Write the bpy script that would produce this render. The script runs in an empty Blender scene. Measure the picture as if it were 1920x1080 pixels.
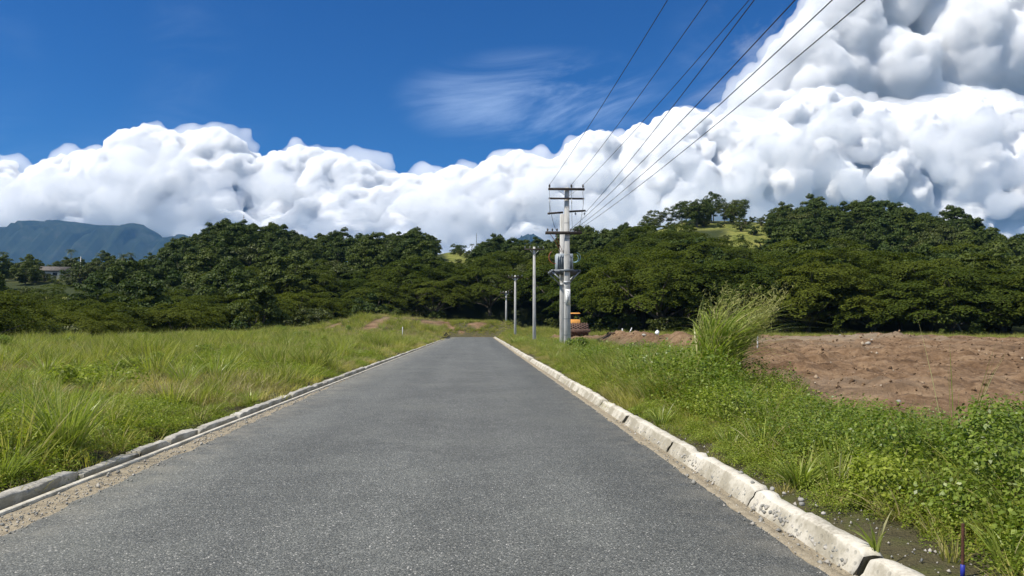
import bpy, bmesh, math, random
import numpy as np
from mathutils import Vector, Matrix, Euler

sc = bpy.context.scene
COL = sc.collection
rad = math.radians

# ------------------------------------------------------------------ camera
FPX, VPX, VPY, CAMH = 1400.0, 896.0, 613.0, 1.6      # focal length and vanishing point of the road, in 1920 px
cam = bpy.data.cameras.new('camera')
cam.sensor_width = 36.0
cam.lens = FPX / 1920.0 * 36.0
cam.clip_start = 0.1
cam.clip_end = 60000.0
cam_o = bpy.data.objects.new('camera', cam)
COL.objects.link(cam_o)
cam_o.location = (0.0, 0.0, CAMH)
cam_o.rotation_euler = (rad(90) + math.atan((VPY - 540) / FPX), 0.0, -math.atan((960 - VPX) / FPX))
sc.camera = cam_o

def az_of(px):
    return math.atan((px - VPX) / FPX)
def el_of(px, py):
    return math.atan((VPY - py) / FPX * math.cos(az_of(px)))

# ------------------------------------------------------------------ render settings
sc.view_settings.view_transform = 'Standard'
sc.view_settings.look = 'None'
sc.view_settings.exposure = 0.5
sc.view_settings.gamma = 1.0
sc.view_settings.use_curve_mapping = False
sc.render.engine = 'CYCLES'
sc.cycles.use_denoising = True
sc.cycles.denoiser = 'OPENIMAGEDENOISE'
sc.cycles.denoising_input_passes = 'RGB_ALBEDO_NORMAL'
sc.cycles.max_bounces = 14
sc.cycles.diffuse_bounces = 3
sc.cycles.glossy_bounces = 2
sc.cycles.transmission_bounces = 4
sc.cycles.transparent_max_bounces = 6
sc.cycles.volume_bounces = 12
sc.cycles.sample_clamp_indirect = 6.0
sc.cycles.use_fast_gi = False

# ------------------------------------------------------------------ sun
SUN_EL, SUN_AZ = rad(51.0), rad(-114.0)     # azimuth from +Y, clockwise positive: behind the camera, to the left
sun_dir = Vector((math.cos(SUN_EL) * math.sin(SUN_AZ), math.cos(SUN_EL) * math.cos(SUN_AZ), math.sin(SUN_EL)))
sun = bpy.data.lights.new('sun', 'SUN')
sun.energy = 5.0
sun.angle = rad(0.5)
sun.color = (1.0, 0.94, 0.84)
sun_o = bpy.data.objects.new('sun', sun)
sun_o.rotation_euler = (-sun_dir).to_track_quat('-Z', 'Y').to_euler()
sun_o.location = (0, 0, 60)
COL.objects.link(sun_o)

# ------------------------------------------------------------------ node helper
class NT:
    def __init__(self, tree):
        self.t = tree
        tree.nodes.clear()
    def n(self, typ, **kw):
        nd = self.t.nodes.new(typ)
        for k, v in kw.items():
            setattr(nd, k, v)
        return nd
    def put(self, sock, v):
        if v is None:
            return
        if isinstance(v, bpy.types.NodeSocket):
            self.t.links.new(v, sock)
        else:
            sock.default_value = v
    def m(self, op, a, b=None, c=None, clamp=False):
        nd = self.n('ShaderNodeMath', operation=op, use_clamp=clamp)
        self.put(nd.inputs[0], a); self.put(nd.inputs[1], b); self.put(nd.inputs[2], c)
        return nd.outputs[0]
    def v(self, op, a, b=None, scale=None):
        nd = self.n('ShaderNodeVectorMath', operation=op)
        self.put(nd.inputs[0], a); self.put(nd.inputs[1], b)
        if scale is not None:
            self.put(nd.inputs['Scale'], scale)
        return nd.outputs[0]
    def xyz(self, x, y, z=0.0):
        nd = self.n('ShaderNodeCombineXYZ')
        self.put(nd.inputs[0], x); self.put(nd.inputs[1], y); self.put(nd.inputs[2], z)
        return nd.outputs[0]
    def mix(self, f, a, b, blend='MIX'):
        nd = self.n('ShaderNodeMix', data_type='RGBA', blend_type=blend)
        self.put(nd.inputs[0], f); self.put(nd.inputs[6], a); self.put(nd.inputs[7], b)
        return nd.outputs[2]
    def rng(self, v, a, b, c=0.0, d=1.0, smooth=True):
        nd = self.n('ShaderNodeMapRange', interpolation_type='SMOOTHSTEP' if smooth else 'LINEAR')
        self.put(nd.inputs[0], v); self.put(nd.inputs[1], a); self.put(nd.inputs[2], b)
        self.put(nd.inputs[3], c); self.put(nd.inputs[4], d)
        return nd.outputs[0]
    def noise(self, vec, scale, detail=3.0, rough=0.55, dim='3D', out=0, dist=0.0):
        nd = self.n('ShaderNodeTexNoise', noise_dimensions=dim)
        self.put(nd.inputs['Vector'], vec)
        nd.inputs['Scale'].default_value = scale
        nd.inputs['Detail'].default_value = detail
        nd.inputs['Roughness'].default_value = rough
        nd.inputs['Distortion'].default_value = dist
        return nd.outputs[out]
    def voro(self, vec, scale, dim='3D', feat='F1', detail=0.0, rough=0.5, lac=2.0, out='Distance', rnd=1.0, smooth=None):
        nd = self.n('ShaderNodeTexVoronoi', voronoi_dimensions=dim, feature=feat)
        self.put(nd.inputs['Vector'], vec)
        nd.inputs['Scale'].default_value = scale
        nd.inputs['Detail'].default_value = detail
        nd.inputs['Roughness'].default_value = rough
        nd.inputs['Lacunarity'].default_value = lac
        nd.inputs['Randomness'].default_value = rnd
        if smooth is not None and 'Smoothness' in nd.inputs:
            nd.inputs['Smoothness'].default_value = smooth
        return nd.outputs[out]
    def ramp(self, f, stops, interp='LINEAR'):
        nd = self.n('ShaderNodeValToRGB')
        nd.color_ramp.interpolation = interp
        e = nd.color_ramp.elements
        while len(e) < len(stops):
            e.new(0.5)
        for k, (p, c) in enumerate(stops):
            e[k].position = p
            e[k].color = (c[0], c[1], c[2], 1.0) if isinstance(c, (tuple, list)) else (c, c, c, 1.0)
        self.put(nd.inputs[0], f)
        return nd.outputs[0]
    def curve(self, f, pts):
        nd = self.n('ShaderNodeFloatCurve')
        c = nd.mapping.curves[0]
        while len(c.points) < len(pts):
            c.points.new(0.5, 0.5)
        for k, (x, y) in enumerate(pts):
            c.points[k].location = (x, y)
            c.points[k].handle_type = 'AUTO_CLAMPED'
        nd.mapping.update()
        self.put(nd.inputs['Value'], f)
        return nd.outputs[0]

# ------------------------------------------------------------------ sky
WSTR = 0.10
def build_world():
    w = bpy.data.worlds.new('World')
    sc.world = w
    w.use_nodes = True
    w.cycles.sampling_method = 'MANUAL'
    w.cycles.sample_map_resolution = 512
    t = NT(w.node_tree)
    dirv = t.n('ShaderNodeTexCoord').outputs['Generated']
    sep = t.n('ShaderNodeSeparateXYZ'); t.put(sep.inputs[0], dirv)
    x, y, z = sep.outputs
    u = t.m('ARCTAN2', x, y)
    v = t.m('ARCSINE', z)
    sky = t.n('ShaderNodeTexSky', sky_type='NISHITA', sun_disc=False, sun_elevation=SUN_EL,
              sun_rotation=SUN_AZ, altitude=0.0, air_density=1.0, dust_density=0.25, ozone_density=2.5)
    hs = t.n('ShaderNodeHueSaturation')
    hs.inputs['Saturation'].default_value = 1.28
    hs.inputs['Value'].default_value = 1.0
    t.put(hs.inputs['Color'], sky.outputs[0])
    col = t.mix(1.0, hs.outputs[0], SKY_TINT, 'MULTIPLY')

    uv = t.xyz(u, v)
    K = 1.0 / WSTR
    # ---- thin high cirrus
    cu = t.xyz(t.m('MULTIPLY', u, 2.0), t.m('MULTIPLY_ADD', v, 7.0, t.m('MULTIPLY', u, -1.3)))
    ci = t.noise(cu, 2.2, 7.0, 0.6, '2D', dist=0.5)
    ci2 = t.noise(t.v('ADD', uv, (3.7, 1.2, 0)), 3.2, 2.0, 0.5, '2D')
    du = t.m('MULTIPLY', t.m('SUBTRACT', u, az_of(1010)), 6.0)
    dv = t.m('MULTIPLY', t.m('SUBTRACT', v, el_of(1010, 185)), 17.0)
    patch = t.rng(t.m('ADD', t.m('MULTIPLY', du, du), t.m('MULTIPLY', dv, dv)), 0.0, 1.6, 1.0, 0.0)
    where = t.m('MAXIMUM', patch, t.rng(ci2, 0.50, 0.78, 0.0, 0.45))
    ca = t.m('MULTIPLY', t.m('MULTIPLY', t.rng(ci, 0.36, 0.78), where), t.rng(v, 0.02, 0.14))
    col = t.mix(t.m('MULTIPLY', ca, 0.46), col, (0.46 * K, 0.60 * K, 0.84 * K, 1))
    # ---- soft veil of high vapour spreading round the towering cloud, and faint shreds elsewhere above the bank
    vn = t.noise(t.v('ADD', t.xyz(t.m('MULTIPLY', u, 1.0), t.m('MULTIPLY_ADD', v, 1.5, t.m('MULTIPLY', u, -0.5))), (1.3, 0.4, 0)), 6.5, 8.0, 0.62, '2D', dist=0.3)
    side = t.rng(t.m('ADD', u, t.m('MULTIPLY', v, -0.75)), -0.02, 0.30)
    va = t.m('MULTIPLY', t.rng(t.m('ADD', vn, t.m('MULTIPLY', side, 0.22)), 0.52, 0.80), t.m('MULTIPLY', side, t.rng(v, 0.02, 0.10)))
    col = t.mix(t.m('MULTIPLY', va, 0.9), col, (0.60 * K, 0.66 * K, 0.74 * K, 1))
    bg = t.n('ShaderNodeBackground')
    t.put(bg.inputs[0], col)
    bg.inputs[1].default_value = WSTR
    out = t.n('ShaderNodeOutputWorld')
    t.t.links.new(bg.outputs[0], out.inputs[0])

SKY_TINT = (0.15, 0.42, 0.68, 1.0)
build_world()

# ------------------------------------------------------------------ mesh and noise helpers
rs = np.random.RandomState(7)
random.seed(7)

def new_mesh(name, verts, quads=None, tris=None, smooth=False):
    """fast mesh from numpy arrays"""
    me = bpy.data.meshes.new(name)
    verts = np.asarray(verts, dtype=np.float32)
    nq = 0 if quads is None else len(quads)
    nt = 0 if tris is None else len(tris)
    me.vertices.add(len(verts))
    me.vertices.foreach_set('co', verts.ravel())
    loops = []
    if nq: loops.append(np.asarray(quads, dtype=np.int32).ravel())
    if nt: loops.append(np.asarray(tris, dtype=np.int32).ravel())
    if loops:
        li = np.concatenate(loops)
        me.loops.add(len(li))
        me.loops.foreach_set('vertex_index', li)
        me.polygons.add(nq + nt)
        st = np.concatenate([np.arange(nq) * 4, nq * 4 + np.arange(nt) * 3]).astype(np.int32)
        me.polygons.foreach_set('loop_start', st)
        if smooth:
            me.polygons.foreach_set('use_smooth', np.ones(nq + nt, dtype=bool))
    me.update(calc_edges=True)
    me.validate()
    return me

def link(name, me, mat=None, parent=None, label=None, cat=None, group=None, kind=None, loc=None, rot=None, scale=None):
    o = bpy.data.objects.new(name, me)
    if me is not None and mat is not None and len(me.materials) == 0:
        me.materials.append(mat)
    COL.objects.link(o)
    if parent is not None: o.parent = parent
    if label: o['label'] = label
    if cat: o['category'] = cat
    if group: o['group'] = group
    if kind: o['kind'] = kind
    if loc is not None: o.location = loc
    if rot is not None: o.rotation_euler = rot
    if scale is not None: o.scale = scale if hasattr(scale, '__len__') else (scale,) * 3
    return o

def _h(ix, iy, iz, seed):
    n = (ix * 374761393 + iy * 668265263 + iz * 2147483647 + seed * 1274126177) & 0xffffffff
    n = ((n ^ (n >> 13)) * 1274126177) & 0xffffffff
    n = ((n ^ (n >> 16)) * 2246822519) & 0xffffffff
    return ((n ^ (n >> 15)) & 0xffffff) / float(0xffffff)

def vnoise(p, seed=0):
    """value noise in [0,1], p: N x 2 or N x 3"""
    p = np.asarray(p, dtype=np.float64)
    if p.shape[1] == 2:
        p = np.column_stack([p, np.zeros(len(p))])
    i = np.floor(p).astype(np.int64); f = p - i
    f = f * f * (3 - 2 * f)
    r = 0
    for dx in (0, 1):
        wx = f[:, 0] if dx else 1 - f[:, 0]
        for dy in (0, 1):
            wy = f[:, 1] if dy else 1 - f[:, 1]
            for dz in (0, 1):
                wz = f[:, 2] if dz else 1 - f[:, 2]
                r = r + wx * wy * wz * _h(i[:, 0] + dx, i[:, 1] + dy, i[:, 2] + dz, seed)
    return r

def fbm(p, octaves=4, seed=0, gain=0.5, lac=2.03):
    p = np.asarray(p, dtype=np.float64)
    a, s, tot = 1.0, 0, 0
    for k in range(octaves):
        s = s + a * vnoise(p, seed + k * 17); tot += a
        p = p * lac + 13.7; a *= gain
    return s / tot

_pt = np.random.RandomState(99)
_PERM = _pt.permutation(4096).astype(np.int32)
_OFF = _pt.rand(4096, 3).astype(np.float32)
def worley(p, seed=0, k=14.0):
    """soft squared F1 distance, 3D"""
    i = np.floor(p).astype(np.int32); f = (p - i).astype(np.float32)
    acc = np.zeros(len(p), np.float32)
    for dx in (-1, 0, 1):
        hx = _PERM[(i[:, 0] + dx + seed * 37) & 4095]
        for dy in (-1, 0, 1):
            hy = _PERM[(hx + i[:, 1] + dy) & 4095]
            for dz in (-1, 0, 1):
                o = _OFF[_PERM[(hy + i[:, 2] + dz) & 4095]]
                ox = dx + o[:, 0] - f[:, 0]; oy = dy + o[:, 1] - f[:, 1]; oz = dz + o[:, 2] - f[:, 2]
                acc += np.exp(-k * (ox * ox + oy * oy + oz * oz))
    return -np.log(np.maximum(acc, 1e-6)) / k

def sstep(a, b, x):
    t = np.clip((x - a) / (b - a), 0, 1)
    return t * t * (3 - 2 * t)

def at(px, py, D):
    """point seen at photo pixel (px, py), D metres ahead along the road"""
    return np.array([(px - VPX) / FPX * D, D, CAMH + (VPY - py) / FPX * D])

# ------------------------------------------------------------------ cumulus clouds: real banks of vapour kilometres away, beyond the haze
def principled(name, build=None, rough=0.8, spec=0.3):
    m = bpy.data.materials.new(name)
    m.use_nodes = True
    t = NT(m.node_tree)
    out = t.n('ShaderNodeOutputMaterial')
    b = t.n('ShaderNodeBsdfPrincipled')
    b.inputs['Roughness'].default_value = rough
    b.inputs['Specular IOR Level'].default_value = spec
    t.t.links.new(b.outputs[0], out.inputs[0])
    if build: build(t, b, out)
    return m

def m_cloud(name, mfp):
    m = bpy.data.materials.new(name)
    m.use_nodes = True
    t = NT(m.node_tree)
    out = t.n('ShaderNodeOutputMaterial')
    v = t.n('ShaderNodeVolumeScatter')
    v.inputs['Color'].default_value = (0.962, 0.967, 0.978, 1)
    v.inputs['Density'].default_value = 1.0 / mfp
    v.inputs['Anisotropy'].default_value = -0.25
    t.t.links.new(v.outputs[0], out.inputs['Volume'])
    m.cycles.homogeneous_volume = True
    return m
MAT_CLOUD = m_cloud('cloud_vapour', 36.0)
MAT_SOFT = m_cloud('cloud_soft', 120.0)
MAT_MIST = m_cloud('cloud_mist', 230.0)
VEILS = []

def ico(sub):
    bm = bmesh.new()
    bmesh.ops.create_icosphere(bm, subdivisions=sub, radius=1.0)
    v = np.array([x.co[:] for x in bm.verts]); f = np.array([[x.index for x in q.verts] for q in bm.faces])
    bm.free()
    return v, f
ICO1, ICO2, ICO3 = ico(1), ico(2), ico(3)

def remeshed(me, voxel):
    o = bpy.data.objects.new('tmp', me)
    COL.objects.link(o)
    md = o.modifiers.new('r', 'REMESH'); md.mode = 'VOXEL'; md.voxel_size = voxel
    dg = bpy.context.evaluated_depsgraph_get(); dg.update()
    em = bpy.data.meshes.new_from_object(o.evaluated_get(dg))
    bpy.data.objects.remove(o)
    return em

def cloud_bank(name, spheres, voxel, voxel2, amps, seed, label, mat=None):
    """spheres: (x, y, z, r); joined, remeshed into one skin, then heaped into smaller and smaller puffs"""
    sv, sf = ICO2
    S = np.array(spheres)
    V = (S[:, None, :3] + sv[None] * S[:, None, 3:4]).reshape(-1, 3)
    F = (sf[None] + (np.arange(len(S)) * len(sv))[:, None, None]).reshape(-1, 3)
    em = remeshed(new_mesh(name + '_raw', V, tris=F), voxel)
    for stage in range(2):
        n = len(em.vertices)
        co = np.empty(n * 3, np.float32); em.vertices.foreach_get('co', co); co = co.reshape(-1, 3).astype(np.float64)
        for k, (wl, amp) in enumerate(amps[stage]):
            no = np.empty(n * 3, np.float32); em.vertices.foreach_get('normal', no); no = no.reshape(-1, 3)
            q = co / wl
            w = np.column_stack([np.sin(q[:, 1] * 1.9 + q[:, 2] * 2.3 + k) + np.sin(q[:, 2] * 0.7 - q[:, 0]), np.sin(q[:, 0] * 2.1 - q[:, 2] * 1.7 + seed),
                                 np.sin(q[:, 0] * 1.8 + q[:, 1] * 2.2 + 2) + np.sin(q[:, 0] * 0.6 + q[:, 1])]) * 0.16
            d = worley(q + w, seed + k * 5 + stage * 31)
            up = 0.4 + 0.6 * sstep(-0.5, 0.4, no[:, 2])
            co = co + no * (np.maximum(0.45 - 1.3 * d, -0.4) * amp * up)[:, None]
            em.vertices.foreach_set('co', co.astype(np.float32).ravel()); em.update()
        em = remeshed(em, voxel2)
    em.polygons.foreach_set('use_smooth', np.ones(len(em.polygons), dtype=bool))
    em.update()
    em.materials.clear(); em.materials.append(mat or MAT_CLOUD)
    print(name, n, len(em.polygons), flush=True)
    return link(name, em, None, kind='stuff', label=label)

MAIN = [(-420, 330), (-300, 300), (-160, 290), (-60, 300), (0, 308), (38, 316), (58, 356), (76, 366), (96, 312), (130, 302), (175, 293), (212, 288),
        (236, 255), (290, 243), (330, 250), (352, 268), (376, 250), (410, 240), (432, 262), (466, 288), (486, 322), (512, 292),
        (565, 275), (600, 286), (640, 290), (690, 306), (735, 322), (788, 334), (838, 324), (856, 306), (880, 324), (906, 316),
        (932, 290), (970, 279), (1004, 288), (1034, 300), (1062, 288), (1082, 256), (1112, 244), (1142, 246), (1162, 274), (1186, 244),
        (1222, 222), (1270, 198), (1310, 196), (1344, 212), (1400, 216), (1424, 224), (1456, 210), (1492, 186), (1530, 160),
        (1562, 153), (1604, 172), (1660, 180), (1710, 186), (1770, 178), (1850, 160), (1960, 180), (2200, 210), (2350, 230)]
def make_clouds():
    r_ = np.random.RandomState(21)
    mx = [a for a, b in MAIN]; my = [b for a, b in MAIN]
    sp = []
    x = -420.0
    while x < 2350:                                        # crest heads
        top = np.interp(x, mx, my)
        r = r_.uniform(9, 26)
        sp.append((x, top + r, r, 9800 + r_.uniform(-200, 200)))
        for q in (1, 2):
            r2 = r_.uniform(22, 34)
            sp.append((x + r_.uniform(-8, 8), top + r * 0.6 + r2 * q, r2, 9800 + r_.uniform(-200, 200)))
        x += r * 0.55
    for k in range(700):                                   # the body below
        x = r_.uniform(-420, 2350); top = np.interp(x, mx, my)
        f = r_.uniform(0, 1) ** 0.8
        r = 16 + 50 * r_.uniform(0, 1) ** 1.8
        y = top + r * 1.05 + f * (500 - top - r)
        over = sstep(900, 1300, x) * 0.9 + 0.1
        D = 9700 - (1 - 0.6 * over) * f * 800 + over * max(0, f - 0.35) * 900 + r_.uniform(-300, 200)
        sp.append((x, y, r, D))
    for px in range(-420, 2360, 42):                       # its closed back
        for py in np.arange(np.interp(px, mx, my) + 40, 520, 42):
            sp.append((px + r_.uniform(-9, 9), py, 36, 10250 + r_.uniform(-150, 150)))
    for px, py, r in ((250, 395, 40), (290, 410, 45), (320, 390, 42), (300, 440, 40), (345, 420, 40), (330, 455, 35)):
        sp.append((px, py, r, 9350))
    S = []
    for px, py, r, D in sp:
        p = at(px, py, D); S.append((p[0], p[1], p[2], r * D / FPX))
    cloud_bank('cumulus_bank', S, 33.0, 23.5, (((270, 115), (125, 78)), ((64, 46), (42, 24))), 3, 'bank of white cumulus clouds heaped above the hills')
    # the towering cloud behind it, on the right
    # thin torn mist round the heaps
    V_ = []
    for k in range(640):
        px = r_.uniform(-400, 2300); top = np.interp(px, mx, my)
        if k % 2 == 0: py = top + r_.uniform(-8, 24); r = r_.uniform(10, 30); D = 9800
        else: py = r_.uniform(top + 30, 470); r = r_.uniform(14, 40); D = 8650 + r_.uniform(-150, 250)
        p = at(px, py, D); q = r * D / FPX
        for j in range(3):
            V_.append((p[0] + j * q * r_.uniform(0.5, 1.1), p[1], p[2] + r_.uniform(-0.3, 0.3) * q, q * r_.uniform(0.4, 0.8)))
    for k in range(110):
        py = r_.uniform(-60, 215); px = np.interp(py, [-60, -5, 55, 110, 170, 215], [1580, 1545, 1490, 1440, 1395, 1372]) + r_.uniform(-24, 40)
        p = at(px, py, 12500.0); q = r_.uniform(10, 34) * 12500 / FPX
        for j in range(3):
            V_.append((p[0] + j * q * 0.7, p[1], p[2] + r_.uniform(-0.4, 0.4) * q, q * r_.uniform(0.4, 0.8)))
    cloud_bank('cloud_mist', V_, 44.0, 38.0, (((160, 70),), ((70, 34),)), 5, 'thin torn mist around the cumulus heaps', MAT_MIST)
    S = []
    edge = [(-300, 1640), (-100, 1590), (-5, 1545), (55, 1490), (110, 1440), (170, 1395), (215, 1372), (300, 1380)]
    ey = [a for a, b in edge]; ex = [b for a, b in edge]
    for k in range(520):
        py = r_.uniform(-420, 300)
        x0 = np.interp(py, ey, ex)
        r = 26 + 60 * r_.uniform(0, 1) ** 1.6
        px = x0 + r + (r_.uniform(0, 1) ** 1.5) * (2400 - x0)
        if k <= 90: r *= 0.45; px = x0 + r * 1.02 + r_.uniform(0, 20)
        D = 13200 + r_.uniform(-500, 500)
        p = at(px, py, D); S.append((p[0], p[1], p[2], r * D / FPX))
    cloud_bank('towering_cloud', S, 60.0, 40.0, (((520, 210), (250, 150)), ((125, 85), (80, 45))), 9, 'towering white cloud rising high behind the cumulus bank', MAT_SOFT)
make_clouds()

# ------------------------------------------------------------------ materials
def leaf_mat(name, c1, c2, c3, trans=0.30, rough=0.55, spec=0.25, patch=None, patch_scale=0.12, hue_obj=True, dead=None):
    """foliage: colour varies per plant, per leaf and in broad patches; thin leaves let some light through"""
    m = bpy.data.materials.new(name)
    m.use_nodes = True
    t = NT(m.node_tree)
    oi = t.n('ShaderNodeObjectInfo')
    geo = t.n('ShaderNodeNewGeometry')
    rnd = oi.outputs['Random']
    isl = geo.outputs['Random Per Island']
    c = t.mix(rnd, c1 + (1,), c2 + (1,))
    c = t.mix(t.rng(isl, 0.45, 1.0, 0.0, 0.8), c, c3 + (1,))
    if patch:
        f = t.rng(t.noise(geo.outputs['Position'], patch_scale, 3.0, 0.6), 0.46, 0.64)
        c = t.mix(t.m('MULTIPLY', f, 0.8), c, patch + (1,))
    if dead:
        c = t.mix(t.rng(isl, 0.86, 0.9, 0.0, 0.9), c, dead + (1,))
    val = t.m('MULTIPLY_ADD', t.m('FRACT', t.m('MULTIPLY', isl, 17.3)), 0.5, 0.75)
    c = t.v('SCALE', c, scale=val)
    b = t.n('ShaderNodeBsdfPrincipled')
    t.put(b.inputs['Base Color'], c)
    b.inputs['Roughness'].default_value = rough
    b.inputs['Specular IOR Level'].default_value = spec
    tl = t.n('ShaderNodeBsdfTranslucent')
    t.put(tl.inputs[0], t.mix(1.0, c, (1.15, 1.25, 0.55, 1), 'MULTIPLY'))
    mx = t.n('ShaderNodeMixShader'); mx.inputs[0].default_value = trans
    t.t.links.new(b.outputs[0], mx.inputs[1]); t.t.links.new(tl.outputs[0], mx.inputs[2])
    out = t.n('ShaderNodeOutputMaterial')
    t.t.links.new(mx.outputs[0], out.inputs[0])
    return m

M_GRASS = leaf_mat('grass_blades', (0.15, 0.19, 0.03), (0.42, 0.38, 0.085), (0.50, 0.43, 0.16), 0.45, patch=(0.46, 0.37, 0.15), patch_scale=0.16, dead=(0.42, 0.36, 0.18))
M_LUSH = leaf_mat('lush_blades', (0.13, 0.18, 0.026), (0.31, 0.33, 0.055), (0.38, 0.37, 0.10), 0.45, dead=(0.36, 0.32, 0.14))
M_STRAW = leaf_mat('straw_blades', (0.34, 0.28, 0.13), (0.25, 0.23, 0.09), (0.40, 0.35, 0.20), 0.30)
M_WEED = leaf_mat('weed_leaves', (0.13, 0.185, 0.018), (0.21, 0.26, 0.028), (0.32, 0.35, 0.06), 0.42, rough=0.5, spec=0.25)
M_SHRUB = leaf_mat('shrub_leaves', (0.10, 0.16, 0.018), (0.15, 0.205, 0.024), (0.25, 0.30, 0.05), 0.40, rough=0.42, spec=0.4)
M_CLUMP = leaf_mat('tall_grass_blades', (0.22, 0.28, 0.045), (0.28, 0.33, 0.06), (0.42, 0.45, 0.13), 0.40, rough=0.4, spec=0.4, dead=(0.45, 0.40, 0.22))
M_PLUME = leaf_mat('seed_plumes', (0.26, 0.27, 0.08), (0.30, 0.29, 0.10), (0.36, 0.34, 0.15), 0.4)
M_RAIN = leaf_mat('rain_tree_leaves', (0.036, 0.056, 0.007), (0.082, 0.096, 0.010), (0.080, 0.100, 0.013), 0.30, rough=0.7, spec=0.08)
M_BROAD = leaf_mat('broad_leaves', (0.030, 0.054, 0.010), (0.072, 0.092, 0.014), (0.072, 0.096, 0.022), 0.26, rough=0.6, spec=0.16)
M_OLIVE = leaf_mat('olive_leaves', (0.050, 0.068, 0.010), (0.072, 0.085, 0.014), (0.085, 0.098, 0.024), 0.2, rough=0.55, spec=0.25)
M_PALM = leaf_mat('palm_leaflets', (0.05, 0.075, 0.02), (0.07, 0.085, 0.025), (0.10, 0.11, 0.05), 0.2, rough=0.4, spec=0.4)

def m_bark(t, b, out):
    pos = t.n('ShaderNodeTexCoord').outputs['Object']
    n = t.noise(t.v('MULTIPLY', pos, (6, 6, 1.2)), 1.0, 4.0, 0.6)
    t.put(b.inputs['Base Color'], t.ramp(n, [(0.3, (0.05, 0.04, 0.03)), (0.7, (0.17, 0.15, 0.12))]))
M_BARK = principled('bark', m_bark, 0.9, 0.1)

def m_stem(t, b, out):
    b.inputs['Base Color'].default_value = (0.15, 0.13, 0.05, 1)
M_STEM = principled('plant_stem', m_stem, 0.8, 0.2)

def bump(t, b, h, strength, dist):
    bp = t.n('ShaderNodeBump')
    bp.inputs['Strength'].default_value = strength
    bp.inputs['Distance'].default_value = dist
    t.put(bp.inputs['Height'], h)
    t.t.links.new(bp.outputs[0], b.inputs['Normal'])

def m_ground(t, b, out):
    pos = t.n('ShaderNodeTexCoord').outputs['Object']
    at_ = t.n('ShaderNodeAttribute', attribute_name='soil')
    wood = t.n('ShaderNodeAttribute', attribute_name='wood')
    f = t.noise(pos, 0.5, 5.0, 0.6); g = t.noise(pos, 6.0, 5.0, 0.65); h = t.noise(pos, 40.0, 3.0, 0.6); l = t.noise(pos, 0.06, 3.0, 0.5)
    rut = t.noise(t.v('MULTIPLY', pos, (0.35, 1.3, 1)), 1.3, 5.0, 0.65)
    soil = t.ramp(t.m('ADD', t.m('MULTIPLY', f, 0.22), t.m('ADD', t.m('MULTIPLY', g, 0.33), t.m('MULTIPLY', rut, 0.45))),
                  [(0.36, (0.062, 0.036, 0.020)), (0.46, (0.145, 0.088, 0.048)), (0.54, (0.225, 0.145, 0.083)), (0.68, (0.34, 0.245, 0.15))])
    soil = t.mix(t.rng(l, 0.5, 0.68, 0.0, 0.55), soil, (0.28, 0.235, 0.17, 1))
    soil = t.mix(t.rng(h, 0.62, 0.8, 0.0, 0.4), soil, (0.30, 0.23, 0.17, 1))
    earth = t.ramp(t.m('ADD', t.m('MULTIPLY', f, 0.5), t.m('MULTIPLY', g, 0.5)),
                   [(0.30, (0.035, 0.03, 0.016)), (0.5, (0.085, 0.075, 0.038)), (0.60, (0.075, 0.08, 0.026)), (0.76, (0.22, 0.185, 0.105))])
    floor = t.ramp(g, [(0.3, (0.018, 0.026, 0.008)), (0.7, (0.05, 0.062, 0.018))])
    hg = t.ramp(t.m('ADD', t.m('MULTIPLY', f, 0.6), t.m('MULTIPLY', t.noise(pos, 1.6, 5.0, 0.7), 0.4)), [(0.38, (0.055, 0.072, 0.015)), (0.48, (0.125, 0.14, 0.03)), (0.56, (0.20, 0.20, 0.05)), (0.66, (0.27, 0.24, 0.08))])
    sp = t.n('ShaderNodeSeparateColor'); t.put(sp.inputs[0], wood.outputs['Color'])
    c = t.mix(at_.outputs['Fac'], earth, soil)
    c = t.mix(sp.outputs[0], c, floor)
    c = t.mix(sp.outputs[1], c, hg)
    t.put(b.inputs['Base Color'], c)
    bump(t, b, t.m('ADD', t.m('ADD', t.m('MULTIPLY', g, 0.6), t.m('MULTIPLY', h, 0.25)), t.m('MULTIPLY', rut, 0.8)), 0.95, 0.16)
M_GROUND = principled('ground', m_ground, 0.95, 0.15)

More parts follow.
